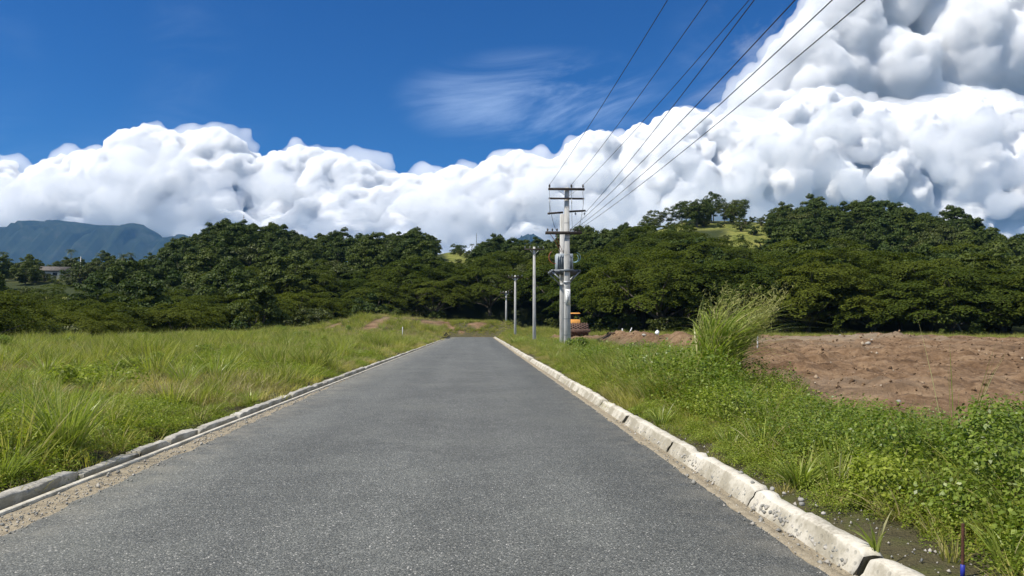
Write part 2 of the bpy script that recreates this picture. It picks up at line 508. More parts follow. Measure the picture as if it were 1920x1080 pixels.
def m_asphalt(t, b, out):
    pos = t.n('ShaderNodeTexCoord').outputs['Object']
    cell = t.n('ShaderNodeTexVoronoi', voronoi_dimensions='3D', feature='F1')
    t.put(cell.inputs['Vector'], t.v('MULTIPLY', pos, (1, 1, 0.2)))
    cell.inputs['Scale'].default_value = 88.0
    sc_ = t.n('ShaderNodeSeparateColor'); t.put(sc_.inputs[0], cell.outputs['Color'])
    chip = t.ramp(sc_.outputs[0], [(0.0, (0.055, 0.058, 0.052)), (0.30, (0.105, 0.108, 0.097)), (0.70, (0.152, 0.156, 0.138)), (0.93, (0.21, 0.212, 0.188)), (0.985, (0.33, 0.32, 0.285)), (1.0, (0.60, 0.58, 0.52))])
    gap = t.rng(cell.outputs['Distance'], 0.42, 0.75, 0.0, 0.75)
    c = t.mix(gap, chip, (0.050, 0.052, 0.048, 1))
    n1 = t.noise(pos, 0.45, 4.0, 0.6); n2 = t.noise(pos, 2.6, 4.0, 0.6); n3 = t.noise(t.v('MULTIPLY', pos, (1.1, 0.10, 1)), 1.0, 3.0, 0.5)
    k = t.m('ADD', t.m('ADD', t.m('MULTIPLY', n1, 0.45), t.m('MULTIPLY', n2, 0.28)), t.m('MULTIPLY', n3, 0.40))
    c = t.v('SCALE', c, scale=t.rng(k, 0.40, 0.75, 0.80, 1.22))
    c = t.mix(t.rng(n1, 0.52, 0.7, 0.0, 0.30), c, (0.125, 0.128, 0.105, 1))
    sx_ = t.n('ShaderNodeSeparateXYZ'); t.put(sx_.inputs[0], pos)
    edge = t.m('MAXIMUM', t.rng(sx_.outputs[0], -2.9, -3.9), t.rng(sx_.outputs[0], 1.55, 2.35))
    c = t.mix(t.m('MULTIPLY', edge, t.rng(n2, 0.38, 0.66, 0.05, 0.55)), c, (0.215, 0.20, 0.16, 1))
    trk = t.m('SUBTRACT', 1.0, t.m('MULTIPLY', t.m('ABSOLUTE', t.m('SUBTRACT', t.m('ABSOLUTE', t.m('ADD', sx_.outputs[0], 0.85)), 0.95)), 2.2), clamp=True)
    c = t.v('SCALE', c, scale=t.m('SUBTRACT', 1.0, t.m('MULTIPLY', trk, t.rng(n3, 0.35, 0.65, 0.0, 0.13))))
    big = t.voro(pos, 9.0, out='Distance')
    c = t.mix(t.rng(big, 0.075, 0.055, 0.0, 0.65), c, (0.46, 0.46, 0.43, 1))
    t.put(b.inputs['Base Color'], c)
    hgt = t.m('SUBTRACT', t.m('MULTIPLY', sc_.outputs[1], 0.6), cell.outputs['Distance'])
    bump(t, b, hgt, 0.85, 0.006)
    t.put(b.inputs['Roughness'], t.rng(sc_.outputs[2], 0.0, 1.0, 0.55, 0.9))
M_ASPHALT = principled('asphalt', m_asphalt, 0.75, 0.35)

def m_sand(t, b, out):
    pos = t.n('ShaderNodeTexCoord').outputs['Object']
    n = t.noise(pos, 7.0, 5.0, 0.65); n2 = t.noise(pos, 70.0, 3.0, 0.7)
    c = t.ramp(t.m('ADD', t.m('MULTIPLY', n, 0.5), t.m('MULTIPLY', n2, 0.5)), [(0.32, (0.13, 0.11, 0.08)), (0.48, (0.29, 0.245, 0.17)), (0.60, (0.36, 0.31, 0.22)), (0.72, (0.46, 0.42, 0.33))])
    t.put(b.inputs['Base Color'], c)
    bump(t, b, n2, 0.8, 0.02)
M_SAND = principled('washed_sand', m_sand, 0.95, 0.15)

def kerb_mat(stops):
    def m_kerb(t, b, out):
        pos = t.n('ShaderNodeTexCoord').outputs['Object']
        n = t.noise(pos, 2.2, 5.0, 0.6); n2 = t.noise(pos, 30.0, 4.0, 0.65)
        c = t.ramp(t.m('ADD', t.m('MULTIPLY', n, 0.6), t.m('MULTIPLY', n2, 0.4)), stops)
        st = t.voro(t.v('MULTIPLY', pos, (0.5, 0.8, 1.0)), 17.0, out='Distance')
        sz = t.n('ShaderNodeSeparateXYZ'); t.put(sz.inputs[0], t.n('ShaderNodeNewGeometry').outputs['Normal'])
        face = t.rng(sz.outputs[2], 0.80, 0.55)
        c = t.mix(t.m('MULTIPLY', t.rng(st, 0.30, 0.18, 0.0, 0.45), face), c, (0.17, 0.17, 0.15, 1))
        c = t.mix(t.m('MULTIPLY', t.rng(n, 0.60, 0.40, 0.25, 0.75), face), c, (0.25, 0.225, 0.165, 1))
        t.put(b.inputs['Base Color'], c)
        bump(t, b, t.m('ADD', n2, t.m('MULTIPLY', t.rng(st, 0.3, 0.1), -0.8)), 0.7, 0.007)
    return m_kerb
M_KERB = principled('weathered_concrete', kerb_mat([(0.30, (0.17, 0.15, 0.11)), (0.42, (0.38, 0.35, 0.28)), (0.52, (0.52, 0.485, 0.40)), (0.70, (0.62, 0.59, 0.51))]), 0.92, 0.2)
M_KERBGREY = principled('grey_concrete', kerb_mat([(0.30, (0.12, 0.115, 0.10)), (0.44, (0.30, 0.285, 0.25)), (0.56, (0.42, 0.40, 0.35)), (0.72, (0.54, 0.52, 0.46))]), 0.92, 0.2)

def m_stone(t, b, out):
    oi = t.n('ShaderNodeObjectInfo'); geo = t.n('ShaderNodeNewGeometry')
    pos = t.n('ShaderNodeTexCoord').outputs['Object']
    r = t.m('FRACT', t.m('ADD', t.m('MULTIPLY', oi.outputs['Random'], 5.0), geo.outputs['Random Per Island']))
    c = t.ramp(r, [(0.0, (0.12, 0.125, 0.12)), (0.4, (0.21, 0.21, 0.19)), (0.75, (0.31, 0.29, 0.25)), (1.0, (0.42, 0.40, 0.36))])
    c = t.mix(t.rng(t.noise(pos, 30.0, 4.0, 0.6), 0.4, 0.7, 0.0, 0.5), c, (0.36, 0.33, 0.28, 1))
    t.put(b.inputs['Base Color'], c)
M_STONE = principled('stone', m_stone, 0.85, 0.25)

def m_clod(t, b, out):
    oi = t.n('ShaderNodeObjectInfo'); geo = t.n('ShaderNodeNewGeometry')
    c = t.ramp(geo.outputs['Random Per Island'], [(0.0, (0.07, 0.043, 0.025)), (0.6, (0.18, 0.118, 0.068)), (0.93, (0.26, 0.18, 0.11)), (1.0, (0.40, 0.34, 0.26))])
    t.put(b.inputs['Base Color'], c)
M_CLOD = principled('soil_clod', m_clod, 0.95, 0.1)

def m_pole(t, b, out):
    pos = t.n('ShaderNodeTexCoord').outputs['Object']
    n = t.noise(t.v('MULTIPLY', pos, (3, 3, 0.8)), 1.6, 5.0, 0.65); n2 = t.noise(t.v('MULTIPLY', pos, (9, 9, 0.7)), 1.0, 4.0, 0.6)
    c = t.ramp(t.m('ADD', t.m('MULTIPLY', n, 0.5), t.m('MULTIPLY', n2, 0.5)), [(0.33, (0.26, 0.25, 0.22)), (0.47, (0.47, 0.46, 0.43)), (0.62, (0.58, 0.575, 0.55))])
    t.put(b.inputs['Base Color'], c)
    bump(t, b, n2, 0.4, 0.02)
M_POLE = principled('pole_concrete', m_pole, 0.9, 0.2)

def flat(name, col, rough=0.6, spec=0.3, metal=0.0, var=0.25, scale=8.0):
    def f(t, b, out):
        pos = t.n('ShaderNodeTexCoord').outputs['Object']
        n = t.noise(pos, scale, 4.0, 0.6)
        lo = tuple(q * (1 - var) for q in col); hi = tuple(min(1, q * (1 + var)) for q in col)
        t.put(b.inputs['Base Color'], t.ramp(n, [(0.3, lo), (0.7, hi)]))
        b.inputs['Metallic'].default_value = metal
    return principled(name, f, rough, spec)
M_TIMBER = flat('creosoted_timber', (0.055, 0.045, 0.038), 0.9, 0.15, var=0.5)
M_STEEL = flat('galvanised_steel', (0.32, 0.34, 0.36), 0.5, 0.5, 0.5)
M_GREYPAINT = flat('transformer_grey_paint', (0.30, 0.34, 0.37), 0.45, 0.4)
M_DARKSTEEL = flat('dark_steel', (0.10, 0.115, 0.13), 0.55, 0.4, 0.2)
M_PORCELAIN = flat('brown_porcelain', (0.07, 0.06, 0.055), 0.25, 0.5)
M_GREYPORC = flat('grey_porcelain', (0.28, 0.30, 0.32), 0.3, 0.5)
M_WIRE = flat('weathered_wire', (0.035, 0.037, 0.04), 0.6, 0.3)
M_BLUECABLE = flat('blue_cable', (0.30, 0.50, 0.58), 0.5, 0.3)
M_REDCABLE = flat('red_cable', (0.42, 0.09, 0.05), 0.5, 0.3)
M_RUST = flat('rusty_iron', (0.075, 0.034, 0.022), 0.9, 0.2, var=0.5, scale=40)
M_BLUETAPE = flat('blue_tape', (0.02, 0.03, 0.28), 0.5, 0.4)
M_ORANGE = flat('orange_machine_paint', (0.72, 0.33, 0.07), 0.5, 0.4, var=0.2)
M_MUDIRON = flat('muddy_iron', (0.13, 0.08, 0.06), 0.9, 0.2, var=0.5)
M_RUBBER = flat('rubber', (0.03, 0.03, 0.03), 0.85, 0.2)
M_GLASS = flat('dark_glass', (0.02, 0.025, 0.03), 0.1, 0.5, var=0.1)
M_WHITE = flat('white_paint', (0.74, 0.74, 0.71), 0.7, 0.3, var=0.1)
M_INK = flat('black_ink', (0.03, 0.03, 0.03), 0.8, 0.2)
M_ROOF = flat('rusted_roof_iron', (0.095, 0.085, 0.075), 0.75, 0.2, var=0.5, scale=2)
M_HOUSE = flat('white_render', (0.66, 0.65, 0.60), 0.85, 0.2, var=0.1)
M_PLASTIC = flat('white_plastic', (0.78, 0.80, 0.78), 0.5, 0.3, var=0.05)

# ------------------------------------------------------------------ the lie of the land
PLATEAU = np.array([(-46, -60), (-44, 40), (-41, 60), (-38, 75), (-31, 95), (-24, 108), (-14, 124), (-6, 136), (4, 140), (11, 134), (15, 118), (20, 104),
                    (32, 101), (46, 97), (60, 84), (76, 66), (90, 40), (95, -60)], dtype=float)
def poly_sd(P, poly):
    """signed distance to a polygon, positive inside"""
    best = np.full(len(P), 1e18); inside = np.zeros(len(P), bool)
    n = len(poly)
    for k in range(n):
        a, b = poly[k], poly[(k + 1) % n]
        e = b - a; w = P - a
        t_ = np.clip((w @ e) / (e @ e), 0, 1)
        d = w - t_[:, None] * e
        best = np.minimum(best, (d * d).sum(1))
        c = ((a[1] <= P[:, 1]) & (b[1] > P[:, 1])) | ((b[1] <= P[:, 1]) & (a[1] > P[:, 1]))
        with np.errstate(divide='ignore', invalid='ignore'):
            xi = a[0] + (P[:, 1] - a[1]) / (b[1] - a[1]) * (b[0] - a[0])
        inside ^= c & (P[:, 0] < xi)
    d = np.sqrt(best)
    return np.where(inside, d, -d)

# ground height along rays: for a photo column, (distance ahead, height)
DS = np.array([70, 100, 130, 165, 200, 230, 265, 330, 450, 700.0])
HILLS = [(-1500, [-3, -2, 0, 3, 6, 9, 12, 16, 18, 8]),
         (-300, [-3, -2, 0, 4, 9, 14, 18, 25, 29, 12]),
         (0,   [-3, -2, 0, 4, 10, 14.5, 18, 25, 30, 12]),
         (150, [-3, -2, 0, 4, 10.5, 15, 19, 26, 31, 12]),
         (300, [-3, -2.5, -1, 4, 10, 15, 19, 26, 29, 12]),
         (370, [-3, -2.5, -1, 6, 14, 19, 23, 27, 26, 12]),
         (430, [-3, -2.5, -1, 9, 18, 24, 27, 25, 20, 10]),
         (540, [-3, -2.5, -1, 9, 18, 24.5, 28, 25, 18, 10]),
         (600, [-3, -2.5, -1, 8, 15, 20, 22, 21, 16, 8]),
         (720, [-3, -2.5, -1, 8, 16, 22, 25, 22, 16, 8]),
         (800, [-2, -1.5, 0, 8, 17, 23, 27, 24, 16, 8]),
         (860, [-1, -1, 0, 8, 17, 23.5, 29, 27, 18, 8]),
         (930, [-1, -1, 0, 8, 16, 21, 25, 25, 16, 8]),
         (1050, [-1, -1, 0, 8, 16, 21, 24, 22, 16, 8]),
         (1150, [-1, -1, 1, 9, 19, 26, 25, 20, 14, 8]),
         (1220, [-1, -1, 1.5, 11, 24, 31, 29, 22, 14, 8]),
         (1300, [-1, -1, 2, 13, 27, 34, 31, 22, 14, 8]),
         (1430, [-1, -1, 2.5, 14, 28, 35.5, 32, 22, 14, 8]),
         (1550, [-1, -1, 3, 14, 26, 31, 28, 22, 14, 8]),
         (1700, [-1, -1, 3, 14, 26, 30.5, 28, 22, 14, 8]),
         (1800, [-1, -1, 3, 13, 23, 28, 26, 20, 14, 8]),
         (1880, [-1, -1, 2, 10, 18, 22, 21, 18, 12, 8]),
         (2000, [-1, -1, 2, 8, 14, 17, 17, 16, 12, 8]),
         (3400, [-1, -1, 1, 5, 8, 11, 13, 14, 12, 8])]
HPX = np.array([(a - VPX) / FPX for a, b in HILLS]); HZ = np.array([b for a, b in HILLS], dtype=float)

def edge_r(y):
    """inner edge of the bare soil on the right, metres from the road's axis of sight"""
    return np.interp(y, [-20, 4, 8, 13, 18, 24, 36, 60, 86, 100], [7.4, 7.0, 6.7, 6.3, 6.3, 7.2, 9.0, 9.2, 8.2, 8.0])
def far_pad(x):
    return np.interp(x, [8, 14, 24, 40, 54, 70], [92, 94, 91, 84, 71, 58])
def soil_mask(P):
    x, y = P[:, 0], P[:, 1]
    j = (fbm(P * 0.35, 3, 5) - 0.5) * 1.6
    a = sstep(-0.3, 0.7, x - edge_r(y) + j) * sstep(-1.5, 1.5, far_pad(x) - y + j * 2.5) * sstep(88, 78, x)
    # the track over the mound and the scraped bank at the end of the road
    tx = np.interp(y, [80, 90, 98, 106, 114], [-14.5, -14.3, -13.6, -11.8, -9.5])
    b = sstep(1.5, 0.6, np.abs(x - tx) + j * 0.4) * sstep(80, 85, y) * sstep(112, 107, y)
    tx2 = np.interp(y, [86, 100, 110], [-20.0, -19.0, -17.0])
    b2 = sstep(1.1, 0.4, np.abs(x - tx2) + j * 0.4) * sstep(86, 90, y) * sstep(108, 103, y) * 0.8
    c = sstep(0.5, 0.62, fbm(P * 0.35 + 9, 3, 8) + 0.10 * sstep(3, 0, np.abs(y - 120.5))) * sstep(-13, -10, x) * sstep(3.5, 1, x) * sstep(116, 118, y) * sstep(129, 124, y)
    return np.clip(np.maximum(np.maximum(a, b), np.maximum(b2, c)), 0, 1)

def H(P, detail=True):
    P = np.asarray(P, dtype=float).reshape(-1, 2)
    x, y = P[:, 0], P[:, 1]
    sd = poly_sd(P, PLATEAU)
    # hills
    yy = np.maximum(y, 1.0)
    a = np.clip(x / yy, HPX[0], HPX[-1]); a = np.where(y < 20, np.sign(x) * 1.7, a)
    D = np.sqrt(np.maximum(y, 0) ** 2 + (np.maximum(np.abs(x) - np.abs(a) * np.maximum(y, 0), 0)) ** 2)
    ia = np.interp(a, HPX, np.arange(len(HPX))); i0 = np.minimum(ia.astype(int), len(HPX) - 2); fa = ia - i0; fa = fa * fa * (3 - 2 * fa)
    idd = np.interp(D, DS, np.arange(len(DS))); d0 = np.minimum(idd.astype(int), len(DS) - 2); fd = idd - d0
    hz = (HZ[i0, d0] * (1 - fd) + HZ[i0, d0 + 1] * fd) * (1 - fa) + (HZ[i0 + 1, d0] * (1 - fd) + HZ[i0 + 1, d0 + 1] * fd) * fa
    hz = hz + (fbm(P * 0.03, 3, 11) - 0.5) * 3.0 * sstep(110, 170, D)
    # cleared ground
    n1 = fbm(P * 0.12, 3, 3) - 0.5; n2 = fbm(P * 0.9, 3, 4) - 0.5
    off = np.maximum(-4.45 - x, x - 2.72)                    # metres outside the kerbs
    z = 0.06 + np.where(x > 0, 0.05, 0.20) * sstep(0.0, 2.5, off) + n1 * 0.5 * sstep(1, 8, off) + n2 * 0.12 * sstep(0.2, 2, off)
    soil = sstep(-1.2, 1.0, x - edge_r(y)) * sstep(-3, 3, far_pad(x) - y)
    lift = np.interp(y, [0, 12, 22, 34, 90], [0.10, 0.0, 0.20, 0.50, 0.48])
    rough = 0.0
    if detail:
        f1 = fbm(P * np.array([0.5, 1.1]), 4, 6) - 0.5; f2 = fbm(P * 2.6, 3, 7) - 0.5
        rough = f1 * 0.80 + f2 * 0.34 + 0.10 * np.sin(x * 1.1 + y * 2.6 + 5 * f1) * sstep(0.45, 0.6, fbm(P * 0.12, 2, 17)) + (np.abs(fbm(P * 0.8 + 40, 2, 15) - 0.5) - 0.12) * 0.3
    z = z * (1 - soil) + soil * (lift + rough + n1 * 0.2)
    w = (x - edge_r(y) - 1.0)
    z = z + 0.58 * np.exp(-(w / 1.3) ** 2) * sstep(27, 35, y) * sstep(64, 56, y) * (0.7 + 0.6 * (fbm(P * 0.5, 2, 19)))    # windrow of pushed-up soil
    z = z + 0.55 * np.exp(-((x - 27.5) / 4.0) ** 2 - ((y - 50) / 5.5) ** 2) + 0.4 * np.exp(-((x - 36) / 5.0) ** 2 - ((y - 64) / 4.0) ** 2)
    z = z + 2.45 * np.exp(-((x + 13.5) / 8.5) ** 2 - ((y - 107) / 10.0) ** 2)                                             # mound left of the road's end
    z = z + 2.3 * sstep(117.5, 124, y) * sstep(-30, -16, x) * sstep(9, 2, x) * sstep(137, 128, y)                          # bank closing the road
    z = z + 0.9 * sstep(100, 116, y) * sstep(2.8, 5, x) * sstep(16, 9, x) * sstep(136, 124, y)
    z = z + 0.5 * sstep(60, 80, y) * sstep(-6, -14, x) * sstep(-32, -24, x)
    k = sstep(-6.0, 0.0, sd)
    z = z * k + hz * (1 - k)
    road = sstep(0.12, 0.0, off) * sstep(118.5, 117.0, y)
    z = z * (1 - road) - 0.06 * road
    return z
def Hs(x, y):
    return float(H(np.array([[x, y]]))[0])

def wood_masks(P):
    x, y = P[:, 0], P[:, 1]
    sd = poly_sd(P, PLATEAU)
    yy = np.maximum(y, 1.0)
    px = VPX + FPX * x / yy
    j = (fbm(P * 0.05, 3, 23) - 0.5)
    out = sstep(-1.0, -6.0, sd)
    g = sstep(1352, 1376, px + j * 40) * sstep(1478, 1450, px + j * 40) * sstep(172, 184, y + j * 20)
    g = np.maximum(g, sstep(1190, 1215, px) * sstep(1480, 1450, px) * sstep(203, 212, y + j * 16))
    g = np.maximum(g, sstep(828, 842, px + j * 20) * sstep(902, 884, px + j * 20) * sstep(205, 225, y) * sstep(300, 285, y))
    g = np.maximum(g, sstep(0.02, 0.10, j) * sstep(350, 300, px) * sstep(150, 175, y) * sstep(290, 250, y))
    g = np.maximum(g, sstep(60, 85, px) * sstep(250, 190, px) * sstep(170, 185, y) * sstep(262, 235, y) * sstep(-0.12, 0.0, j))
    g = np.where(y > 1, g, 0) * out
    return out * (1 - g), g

def make_ground():
    def axis(parts):
        return np.unique(np.concatenate(parts).round(3))
    def grow(a, b, s0, r):
        v = [a]; s = s0; sg = 1 if b > a else -1
        while (b - v[-1]) * sg > 0:
            v.append(v[-1] + sg * s); s *= r
        return np.array(v)
    xs = axis([np.arange(-12, 20, 0.2), grow(20, 70, 0.22, 1.02), grow(70, 6000, 1.6, 1.13), grow(-12, -60, 0.25, 1.035), grow(-60, -6000, 2.0, 1.12)])
    ys = axis([np.arange(2.4, 40, 0.2), grow(40, 140, 0.22, 1.015), grow(140, 320, 1.8, 1.01), grow(320, 9000, 4, 1.14), grow(2.4, -60, 0.3, 1.2), np.array([-300, -1500, -6000.0])])
    X, Y = np.meshgrid(xs, ys)
    P = np.column_stack([X.ravel(), Y.ravel()])
    Z = H(P)
    far = np.hypot(P[:, 0], P[:, 1])
    Z = np.where(far > 450, Z * sstep(2500, 450, far) + 6 * sstep(450, 2500, far), Z)
    nx, ny = len(xs), len(ys)
    i = (np.arange(ny - 1)[:, None] * nx + np.arange(nx - 1)[None]).ravel()
    q = np.column_stack([i, i + 1, i + nx + 1, i + nx])
    me = new_mesh('ground', np.column_stack([P, Z]), quads=q, smooth=True)
    at_ = me.attributes.new('soil', 'FLOAT', 'POINT')
    at_.data.foreach_set('value', soil_mask(P).astype(np.float32))
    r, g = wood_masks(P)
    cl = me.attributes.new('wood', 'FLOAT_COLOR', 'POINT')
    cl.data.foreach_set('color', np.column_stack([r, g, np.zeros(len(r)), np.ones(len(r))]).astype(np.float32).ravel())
    print('ground', len(P), flush=True)
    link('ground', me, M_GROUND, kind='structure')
make_ground()

# ------------------------------------------------------------------ road
def left_edge(y):
    return np.interp(y, [-6, 4, 8, 12, 20, 28, 117], [-3.62, -3.66, -3.74, -3.80, -3.98, -4.07, -4.07])
def make_road():
    ys = np.unique(np.concatenate([np.arange(-6, 30, 0.12), np.arange(30, 117.01, 0.5)]))
    n = len(ys)
    jl = (fbm(np.column_stack([ys * 2.1, ys * 0]), 3, 51) - 0.5) * 0.16 + (fbm(np.column_stack([ys * 9, ys * 0 + 3]), 2, 52) - 0.5) * 0.06
    jr = (fbm(np.column_stack([ys * 1.7, ys * 0 + 7]), 3, 53) - 0.5) * 0.14 + (fbm(np.column_stack([ys * 9, ys * 0 + 9]), 2, 54) - 0.5) * 0.06
    xl = left_edge(ys) + jl; xr = 2.30 + jr
    cols = [np.column_stack([xl, ys, np.full(n, -0.03)]), np.column_stack([xl + 0.03, ys, np.full(n, 0.0)])]
    for f in (0.25, 0.5, 0.75):
        cols.append(np.column_stack([xl * (1 - f) + xr * f, ys, np.full(n, 0.02 * (1 - abs(f - 0.5) * 2))]))
    cols += [np.column_stack([xr - 0.03, ys, np.full(n, 0.0)]), np.column_stack([xr, ys, np.full(n, -0.03)])]
    V = np.stack(cols, 1).reshape(-1, 3); m = len(cols)
    i = (np.arange(n - 1)[:, None] * m + np.arange(m - 1)[None]).ravel()
    link('road', new_mesh('road', V, quads=np.column_stack([i, i + 1, i + m + 1, i + m]), smooth=True), M_ASPHALT, kind='structure')
    # washed sand between the asphalt and the gutters
    def strip(name, xa, xb, z, seed):
        k = 7
        f = np.linspace(0, 1, k)
        X = xa + (xb - xa) * f[None, :] + 0 * ys[:, None]
        Yg = np.repeat(ys[:, None], k, 1)
        Zg = z + (fbm(np.column_stack([X.ravel() * 9, Yg.ravel() * 6]), 3, seed).reshape(X.shape) - 0.5) * 0.024
        V = np.stack([X, Yg, Zg], 2).reshape(-1, 3)
        i = (np.arange(n - 1)[:, None] * k + np.arange(k - 1)[None]).ravel()
        link(name, new_mesh(name, V, quads=np.column_stack([i, i + 1, i + k + 1, i + k]), smooth=True), M_SAND, kind='structure')
    strip('gutter_sand_left', -4.14, -3.5, -0.010, 61)
    strip('gutter_sand_right', 2.15, 2.46, -0.008, 62)
make_road()

def kerb_profile(side):
    if side < 0:       # left: low and rounded
        return [(0.0, -0.08), (0.0, 0.03), (-0.004, 0.085), (0.010, 0.094), (0.08, 0.098), (0.13, 0.094), (0.165, 0.07), (0.18, -0.10)]
    return [(0.0, -0.08), (0.010, 0.0), (0.040, 0.05), (0.068, 0.10), (0.084, 0.134), (0.094, 0.143), (0.15, 0.148), (0.205, 0.142), (0.222, 0.125), (0.23, -0.05)]

def make_kerb(side, x0, breaks, name, label):
    # the thin concrete lip of the gutter carries the segments
    ys = np.arange(-6, 113, 0.25)
    j = (fbm(np.column_stack([ys * 1.3, ys * 0 + side]), 3, 71) - 0.5) * 0.03
    lx = x0 - side * 0.11
    w = 0.035 if side < 0 else 0.05
    lz = 0.0 if side < 0 else -0.012
    prof = [(-w, -0.06), (-w, 0.010 + lz), (-w + 0.01, 0.017 + lz), (w - 0.01, 0.018 + lz), (w, 0.010 + lz), (w, -0.06)]
    V = np.concatenate([np.column_stack([np.full(len(prof), lx) + [p[0] for p in prof] + j[k], np.full(len(prof), y), [p[1] + j[k] * 0.2 for p in prof]]) for k, y in enumerate(ys)])
    m = len(prof)
    i = (np.arange(len(ys) - 1)[:, None] * m + np.arange(m - 1)[None]).ravel()
    kb = link(name, new_mesh(name, V, quads=np.column_stack([i, i + m, i + m + 1, i + 1])), M_KERB if side < 0 else M_SAND, kind='structure')
    prof = kerb_profile(side); m = len(prof)
    segs = []
    for (a, b, hs) in breaks:
        st = 0.06 if a < 14 else (0.15 if a < 40 else 0.5)
        ys = np.append(np.arange(a, b, st), b); n = len(ys)
        t_ = (ys - a) / (b - a)
        V = []
        for k, y in enumerate(ys):
            e = min(ys[k] - a, b - ys[k])
            hh = hs * (0.80 + 0.20 * min(1, max(0, e / 0.06) ** 0.5)) if e < 0.06 else hs
            pj = fbm(np.column_stack([np.arange(m) * 1.7 + y * 3.0, np.full(m, y * 2.2)]), 3, 81) - 0.5
            hsh = float(fbm(np.array([[y * 1.9, side * 3.0]]), 2, 83)[0]) * 0.5
            pk = fbm(np.column_stack([np.arange(m) * 2.3, np.full(m, y * 5.5)]), 3, 82) - 0.5
            for q, (dx, dz) in enumerate(prof):
                V.append((x0 + side * (dx + pj[q] * (0.016 if side > 0 else 0.034)), y + pk[q] * 0.03, dz * (hh if dz > 0 else 1) + (pk[q] * (0.014 if side > 0 else 0.034) + pj[q] * (0.008 if side > 0 else 0.022) + (0.0 if hsh > 0.16 else -0.03 * hsh / 0.16) if dz > 0.02 else 0)))
        V = np.array(V)
        i = (np.arange(n - 1)[:, None] * m + np.arange(m - 1)[None]).ravel()
        q = np.column_stack([i, i + m, i + m + 1, i + 1]) if side < 0 else np.column_stack([i, i + 1, i + m + 1, i + m])
        tr = [[0, k, k + 1] for k in range(1, m - 1)] + [[(n - 1) * m, (n - 1) * m + k + 1, (n - 1) * m + k] for k in range(1, m - 1)]
        s = link('kerb_segment', new_mesh('kerb_segment', V, quads=q, tris=tr, smooth=False), M_KERB if side > 0 else M_KERBGREY, parent=kb)
        segs.append((a, b, s))
    return kb, segs
def kerb_breaks(spec, seed, end=112.0):
    r_ = np.random.RandomState(seed)
    out = list(spec)
    y = out[-1][1]
    while y < end:
        L = r_.uniform(1.6, 3.6)
        out.append((y + r_.uniform(0.02, 0.07), y + L, r_.uniform(0.78, 1.1)))
        y += L
    return out
KL, SEGL = make_kerb(-1, -4.20, kerb_breaks([(1.0, 4.6, 0.9), (4.63, 6.35, 1.0), (6.38, 8.15, 1.0), (8.25, 9.55, 0.45), (9.6, 10.5, 0.65), (10.56, 11.5, 0.8), (11.6, 13.4, 0.6), (13.5, 15.2, 0.85)], 5), 'kerb_left', '')
KR, SEGR = make_kerb(1, 2.42, kerb_breaks([(1.0, 3.9, 1.0), (3.95, 4.75, 0.95), (4.82, 6.7, 1.0), (6.72, 9.55, 1.06), (9.63, 12.4, 1.0), (12.6, 15.0, 0.9)], 6), 'kerb_right', '')

# pebbles showing in the kerbs' faces
def pebble_meshes():
    out = []
    for k in range(4):
        v, f = ICO1
        n = fbm(v * 1.3 + k * 9, 2, 90 + k)
        out.append(new_mesh('pebble', v * (0.75 + 0.5 * n)[:, None] * np.array([1.0, 1.0, 0.85]), tris=f, smooth=True))
        out[-1].materials.append(M_STONE)
    return out
PEB = pebble_meshes()
r_ = np.random.RandomState(15)
def set_pebbles(segs, side, x0, count, ymax):
    done = 0
    while done < count:
        y = 3.6 + (ymax - 3.6) * r_.uniform(0, 1) ** 1.3
        sg = [s for a, b, s in segs if a + 0.12 < y < b - 0.12]
        if not sg: continue
        f = float(np.clip(r_.normal(0.42, 0.2), 0.05, 0.9))
        dz = 0.015 + 0.085 * f; dx = 0.012 + 0.07 * f
        if side < 0: dz *= 0.6; dx *= 0.35
        s = r_.uniform(0.010, 0.024)
        o = link('pebble', PEB[r_.randint(4)], None, parent=sg[0], loc=(x0 + side * (dx + 0.010), y, dz), rot=tuple(r_.uniform(0, 6, 3)), scale=(s * 0.7, s * 1.15, s * 0.9))
        done += 1
set_pebbles(SEGR, 1, 2.42, 270, 13.0)
set_pebbles(SEGL, -1, -4.20, 40, 12.0)

# ------------------------------------------------------------------ trees
def leaf_quads(C, N, size, rng, aspect=0.62):
    """one pointed leaf card (a rhombus) for every centre C with normal N"""
    n = len(C)
    N = N / np.maximum(np.linalg.norm(N, axis=1, keepdims=True), 1e-6)
    R = rng.normal(size=(n, 3))
    T = np.cross(N, R); T /= np.maximum(np.linalg.norm(T, axis=1, keepdims=True), 1e-6)
    B = np.cross(N, T)
    s = np.asarray(size).reshape(-1, 1)
    V = np.stack([C - T * s, C - B * s * aspect + N * s * 0.12, C + T * s, C + B * s * aspect + N * s * 0.12], 1).reshape(-1, 3)
    return V, np.arange(n * 4).reshape(-1, 4)

def tube(path, radii, sides=6):
    path = np.asarray(path, float); n = len(path)
    V = []
    for k in range(n):
        d = path[min(k + 1, n - 1)] - path[max(k - 1, 0)]; d /= max(np.linalg.norm(d), 1e-6)
        a = np.array([1.0, 0, 0]) if abs(d[0]) < 0.8 else np.array([0, 1.0, 0])
        u = np.cross(d, a); u /= np.linalg.norm(u); w = np.cross(d, u)
        for q in range(sides):
            t_ = 2 * math.pi * q / sides
            V.append(path[k] + (u * math.cos(t_) + w * math.sin(t_)) * radii[k])
    Q = []
    for k in range(n - 1):
        for q in range(sides):
            q2 = (q + 1) % sides
            Q.append((k * sides + q, k * sides + q2, (k + 1) * sides + q2, (k + 1) * sides + q))
    return np.array(V), np.array(Q)

def join(parts):
    V, Q, o = [], [], 0
    for v, q in parts:
        V.append(v); Q.append(np.asarray(q) + o); o += len(v)
    return np.concatenate(V), np.concatenate(Q)

